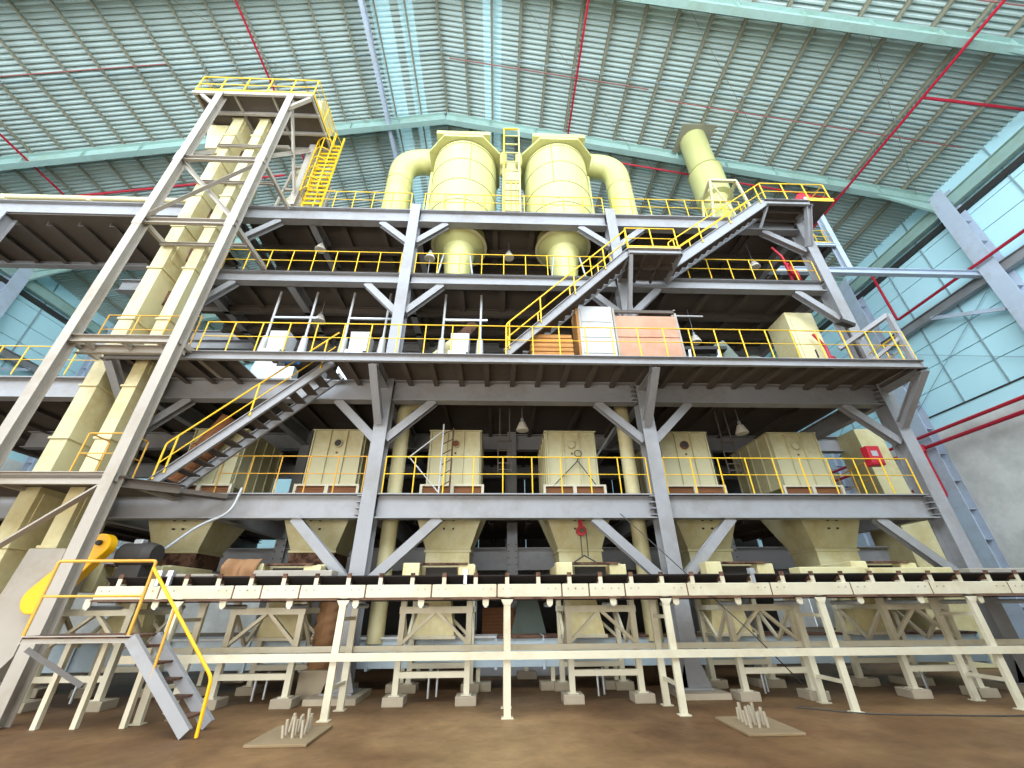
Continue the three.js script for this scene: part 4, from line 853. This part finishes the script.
pipeRed('red pipe dropping down the side wall then running along the girder', [[24.3, 20.6, -19.0], [24.3, 16.75, -19.0], [24.3, 16.75, -8]], .075);
pipeRed('red pipe under the roof running lengthwise above the tower', [[-12.35, 26.28, 4.3], [-12.35, 26.28, -16.4]], .05);
pipeRed('red pipe under the roof running lengthwise right of the filters', [[4.02, 26.56, 4.3], [4.02, 26.56, -30]], .055);
pipeRed('red pipe under the roof running lengthwise near the side wall', [[20.0, 22.7, 4.3], [20.0, 22.7, -18]], .065);
pipeRed('red branch pipe from the lengthwise roof pipe to the side wall', [[20.0, 22.75, -9.7], [25, 21.9, -9.7]], .065);
pipeRed('red crosswise pipe behind the first rafter at right', [[20.0, 22.7, -15.2], [4.1, 26.45, -15.2]], .05);
pipeRed('red crosswise pipe behind the rafter at left', [[-26.05, 23.3, -16.8], [-14, 26.2, -17.0]], .07);
pipeRed('red lengthwise roof pipe at the far left', [[-26.1, 23.35, 4.3], [-26.1, 23.35, -16.7]], .055);
for (const [x0, x1, z, g] of [[-30, -17, -10.8, 0], [-3, 8, -11.4, 1], [9, 24, -11.8, 2], [6, 24, -6.4, 3]]) single('sprinkler_pipe', ['thin dull red pipe across the roof at left', 'thin dull red pipe across the roof above the filters', 'thin dull red pipe across the roof at right', 'thin dull red pipe along the nearest rafter'][g], 'fire pipe', run([[x0, roofY(x0) - .35, z], [x1, roofY(x1) - .35, z]], .028, 6), M.pipeDull, 'thin roof pipes');
// pendant lamps (unlit)
const lampSpots = [[-6.9, 13.75, -11.4, 'under the top deck left of the first column'], [.35, 13.75, -11.6, 'under the top deck between the two cones'], [-6.3, 10.5, -11.6, 'under the third storey above the left dosing hopper'], [7.0, 9.9, -11.7, 'under the third storey right of the crate'], [.75, 6.5, -11.7, 'over the bin floor between the middle bins'], [7.7, 6.45, -11.7, 'over the bin floor left of the ribbed bin'], [10.0, 13.3, -11.4, 'under the top deck by the right column'], [-2.6, 13.0, -11.0, 'beside the first upper column']];
for (const [x, y, z, tag] of lampSpots) {
  const t = thing('pendant_lamp', `unlit round pendant lamp ${tag}`, 'lamp', [x, y, z], 'pendant lamps');
  const top = y > 13 ? 14.5 : y > 9 ? 11.3 : 7.2;
  part(t, 'shade', lathe([[.03, y + .2], [.1, y + .18], [.17, y], [.2, y - .08], [.18, y - .1], [.0, y - .1]], x, z, 18), M.lampShade, undefined, false);
  part(t, 'cap', cyl([x, y + .18, z], [x, y + .32, z], .06, .05, 10), M.galv);
  part(t, 'hanger', cyl([x, y + .3, z], [x, top, z], .012, .012, 6), M.galv);
}
for (const [x, l] of [[.2, 'middle bins'], [7.2, 'ribbed bin']]) { // cable ladders hanging over the bin floor
  const t = thing('cable_tray', `small hanging cable tray frame left of the lamp by the ${l}`, 'cable tray', [x, 6.4, -11.8], 'cable trays');
  for (const s of [-.15, .15]) part(t, 'hanger', bar([x + s, 6.1, -11.8], [x + s, 7.2, -11.8], .035), M.deck);
  for (const y of [5.2, 5.4, 5.6, 5.8, 6.1]) part(t, 'rung', bar([x - .2, y, -11.8], [x + .2, y, -11.8], .035), M.deck);
  for (const s of [-.2, .2]) part(t, 'side', bar([x + s, 5.1, -11.8], [x + s, 6.15, -11.8], .03), M.deck);
}
{
  const t = thing('cable_ladder', 'slanting dark cable ladder beside the sling bin', 'cable tray', [3.3, 5.9, -11.9]);
  for (const z of [-11.9, -12.2]) part(t, 'side', bar([3.0, 5.6, z], [3.7, 6.6, z], .05), M.galv);
  for (let k = 0; k < 6; k++) part(t, 'rung', bar([3.05 + k * .12, 5.67 + k * .17, -11.9], [3.05 + k * .12, 5.67 + k * .17, -12.2], .04), M.galv);
}
{
  const t = thing('chain_hoist', 'red chain hoist hanging in front of a hopper with its slings', 'hoist', [2.13, 3.3, -10.9]);
  part(t, 'body', cyl([2.13, 3.3, -10.85], [2.13, 3.3, -10.65], .12, .12, 16), M.red);
  part(t, 'wheel', cyl([2.13, 3.3, -10.65], [2.13, 3.3, -10.62], .07, .07, 12), M.rust);
  part(t, 'hook', box(2.08, 2.18, 3.4, 3.56, -10.8, -10.7), M.red);
  for (const x of [2.1, 2.25]) part(t, 'chain', cyl([x, 2.7, -10.7], [x, 3.25, -10.7], .014, .014, 6), M.cable);
  for (const [x, y] of [[1.35, 2.25], [2.6, 2.42]]) part(t, 'sling', cyl([2.15, 2.72, -10.7], [x, y, -10.5], .018, .018, 6), M.cable);
}
single('lifting_sling', 'thin looped sling hanging on the front of a bin', 'sling', [run([[1.55, 4.55, -11.2], [2.3, 5.3, -11.25], [2.33, 5.45, -11.25]], .015, 5), run([[2.3, 5.3, -11.25], [2.75, 4.6, -11.2]], .015, 5), fin(new THREE.TorusGeometry(.1, .014, 5, 14)).translate(2.33, 5.52, -11.25)], M.cable);
{
  const t = thing('scaffold_frame', 'thin white and rusty scaffold frame in front of a bin', 'scaffold', [-1.9, y1, -10.9]);
  for (const [x, z] of [[-1.55, -10.75], [-1.3, -11.0]]) part(t, 'upright', cyl([x, y1, z], [x, 6.2, z], .025, .025, 6), x < -1.4 ? M.white : M.rust);
  part(t, 'brace', cyl([-1.55, 6.0, -10.75], [-2.45, 5.2, -10.75], .02, .02, 6), M.white); part(t, 'brace', cyl([-2.4, 5.2, -10.75], [-1.5, 4.2, -10.75], .02, .02, 6), M.white);
  for (let y = 4.4; y < 6; y += .3) part(t, 'lacing', cyl([-1.55, y, -10.75], [-1.3, y + .25, -11], .014, .014, 5), M.rust);
}
single('draped_sack', 'brown cloth sack draped over a feeder', 'sack', (() => { const g = new THREE.PlaneGeometry(.75, .55, 16, 10); const p = g.attributes.position; for (let i = 0; i < p.count; i++) { const x = p.getX(i), y = p.getY(i); p.setZ(i, .06 * Math.sin(x * 17 + y * 3) + .05 * Math.sin(x * 9 - y * 5) + (y > .1 ? -(y - .1) * 1.2 : 0)); } g.computeVertexNormals(); g.translate(-5.55, 2.32, -9.75); return [fin(g), fin(g.clone()).translate(0, 0, -.02)]; })(), M.sack);
{
  const t = thing('conveyor_cover', 'long dull cream cover lying behind the belt at left', 'cover', [-5, 2.1, -9.75]);
  part(t, 'panel', rbox(-7.6, -5.95, 1.98, 2.28, -10.0, -9.6, .02), M.tower); part(t, 'panel', rbox(-5.15, -3.5, 1.98, 2.34, -10.0, -9.6, .02), M.tower);
}
{
  const t = thing('conveyor_cover', 'long pale cream cover lying behind the belt at right', 'cover', [9.5, 2.1, -9.75]);
  part(t, 'panel', rbox(6.7, 8.2, 1.98, 2.36, -9.98, -9.6, .02), M.cream); part(t, 'panel', rbox(8.3, 10.2, 1.98, 2.34, -9.98, -9.6, .02), M.cream); part(t, 'panel', rbox(10.6, 12.0, 1.98, 2.32, -9.98, -9.6, .02), M.tower);
}
single('black_cable', 'thin black cable slanting down from the bin floor across the belt conveyor', 'cable', run([[3.0, 3.6, -10.1], [4.6, 1.2, -8.4], [5.6, .35, -8.9]], .011, 6), M.cable);
single('grey_conduit', 'grey conduit curving down from the first-storey beam at left', 'conduit', run([[-6.2, 4.2, -10.05], [-6.3, 3.6, -10.05], [-6.9, 3.35, -10.05], [-7.3, 2.8, -9.8]], .035, 7, .25), M.galv);
single('floor_cable', 'thin dark cable lying on the floor at right', 'cable', run([[5.4, .015, -9.0], [6.2, .015, -8.4], [8.4, .015, -8.1], [11, .015, -8.3]], .01, 5, .6), M.cable);
// dim machinery at ground level behind the trough
{
  const t = thing('ground_machine', 'dim grey machine housing on the floor behind the centre post', 'machine', [1, 0, -13.4]);
  part(t, 'base', rbox(-.5, 2.0, 0, .9, -13.8, -13.0, .04), M.steel); part(t, 'housing', frustum(.9, -13.4, .9, 1.0, .7, 1.9, .5, .4), M.green); part(t, 'panel', rbox(-.4, .5, .9, 1.6, -13.6, -13.1, .02), M.brown);
}
{
  const t = thing('wrapped_pipe', 'brown crumpled foil wrapped duct left of the first column', 'duct', [-4.0, 1, -10.2]);
  part(t, 'wrap', (() => { const g = new THREE.CylinderGeometry(.24, .26, 1.5, 14, 18, true); const p = g.attributes.position; for (let i = 0; i < p.count; i++) { const k = 1 + .1 * Math.sin(p.getY(i) * 31 + Math.atan2(p.getZ(i), p.getX(i)) * 3); p.setX(i, p.getX(i) * k); p.setZ(i, p.getZ(i) * k); } g.computeVertexNormals(); g.translate(-3.75, 1.25, -10.6); return fin(g); })(), M.sack, undefined, false);
  part(t, 'base_block', rbox(-4.05, -3.45, 0, .5, -10.9, -10.3, .03), M.footing);
}
// windows in the far end wall seen through the frame
[[-30, 6, 5.4, 4], [-24.2, 6, 5.4, 4], [17.5, 5, 2.4, 6.5], [21, 5, 2.4, 6.5], [20, .2, 1.6, 3.2]].forEach(([x, y, w, h], i) => {
  const z = ZB, t = thing(`window_${i + 1}`, ['pale window in the far wall, outermost at left', 'pale window in the far wall beyond the tower foot', 'tall pale window in the far wall behind the right column', 'tall pale window in the far wall nearest the side wall', 'low pale doorway window in the far wall'][i], undefined, [x, y, z], undefined, 'structure');
  part(t, 'frame', [box(x - w / 2, x + w / 2, y, y + .15, z, z + .1), box(x - w / 2, x + w / 2, y + h - .15, y + h, z, z + .1), box(x - w / 2, x - w / 2 + .15, y, y + h, z, z + .1), box(x + w / 2 - .15, x + w / 2, y, y + h, z, z + .1)], M.wallCol);
  const n = Math.max(1, Math.round(w / 1.2)); for (let k = 0; k < n; k++) part(t, 'pane', box(x - w / 2 + k * w / n + .06, x - w / 2 + (k + 1) * w / n - .06, y + .1, y + h - .1, z + .02, z + .05), M.white);
});

renderer.render(scene, camera);
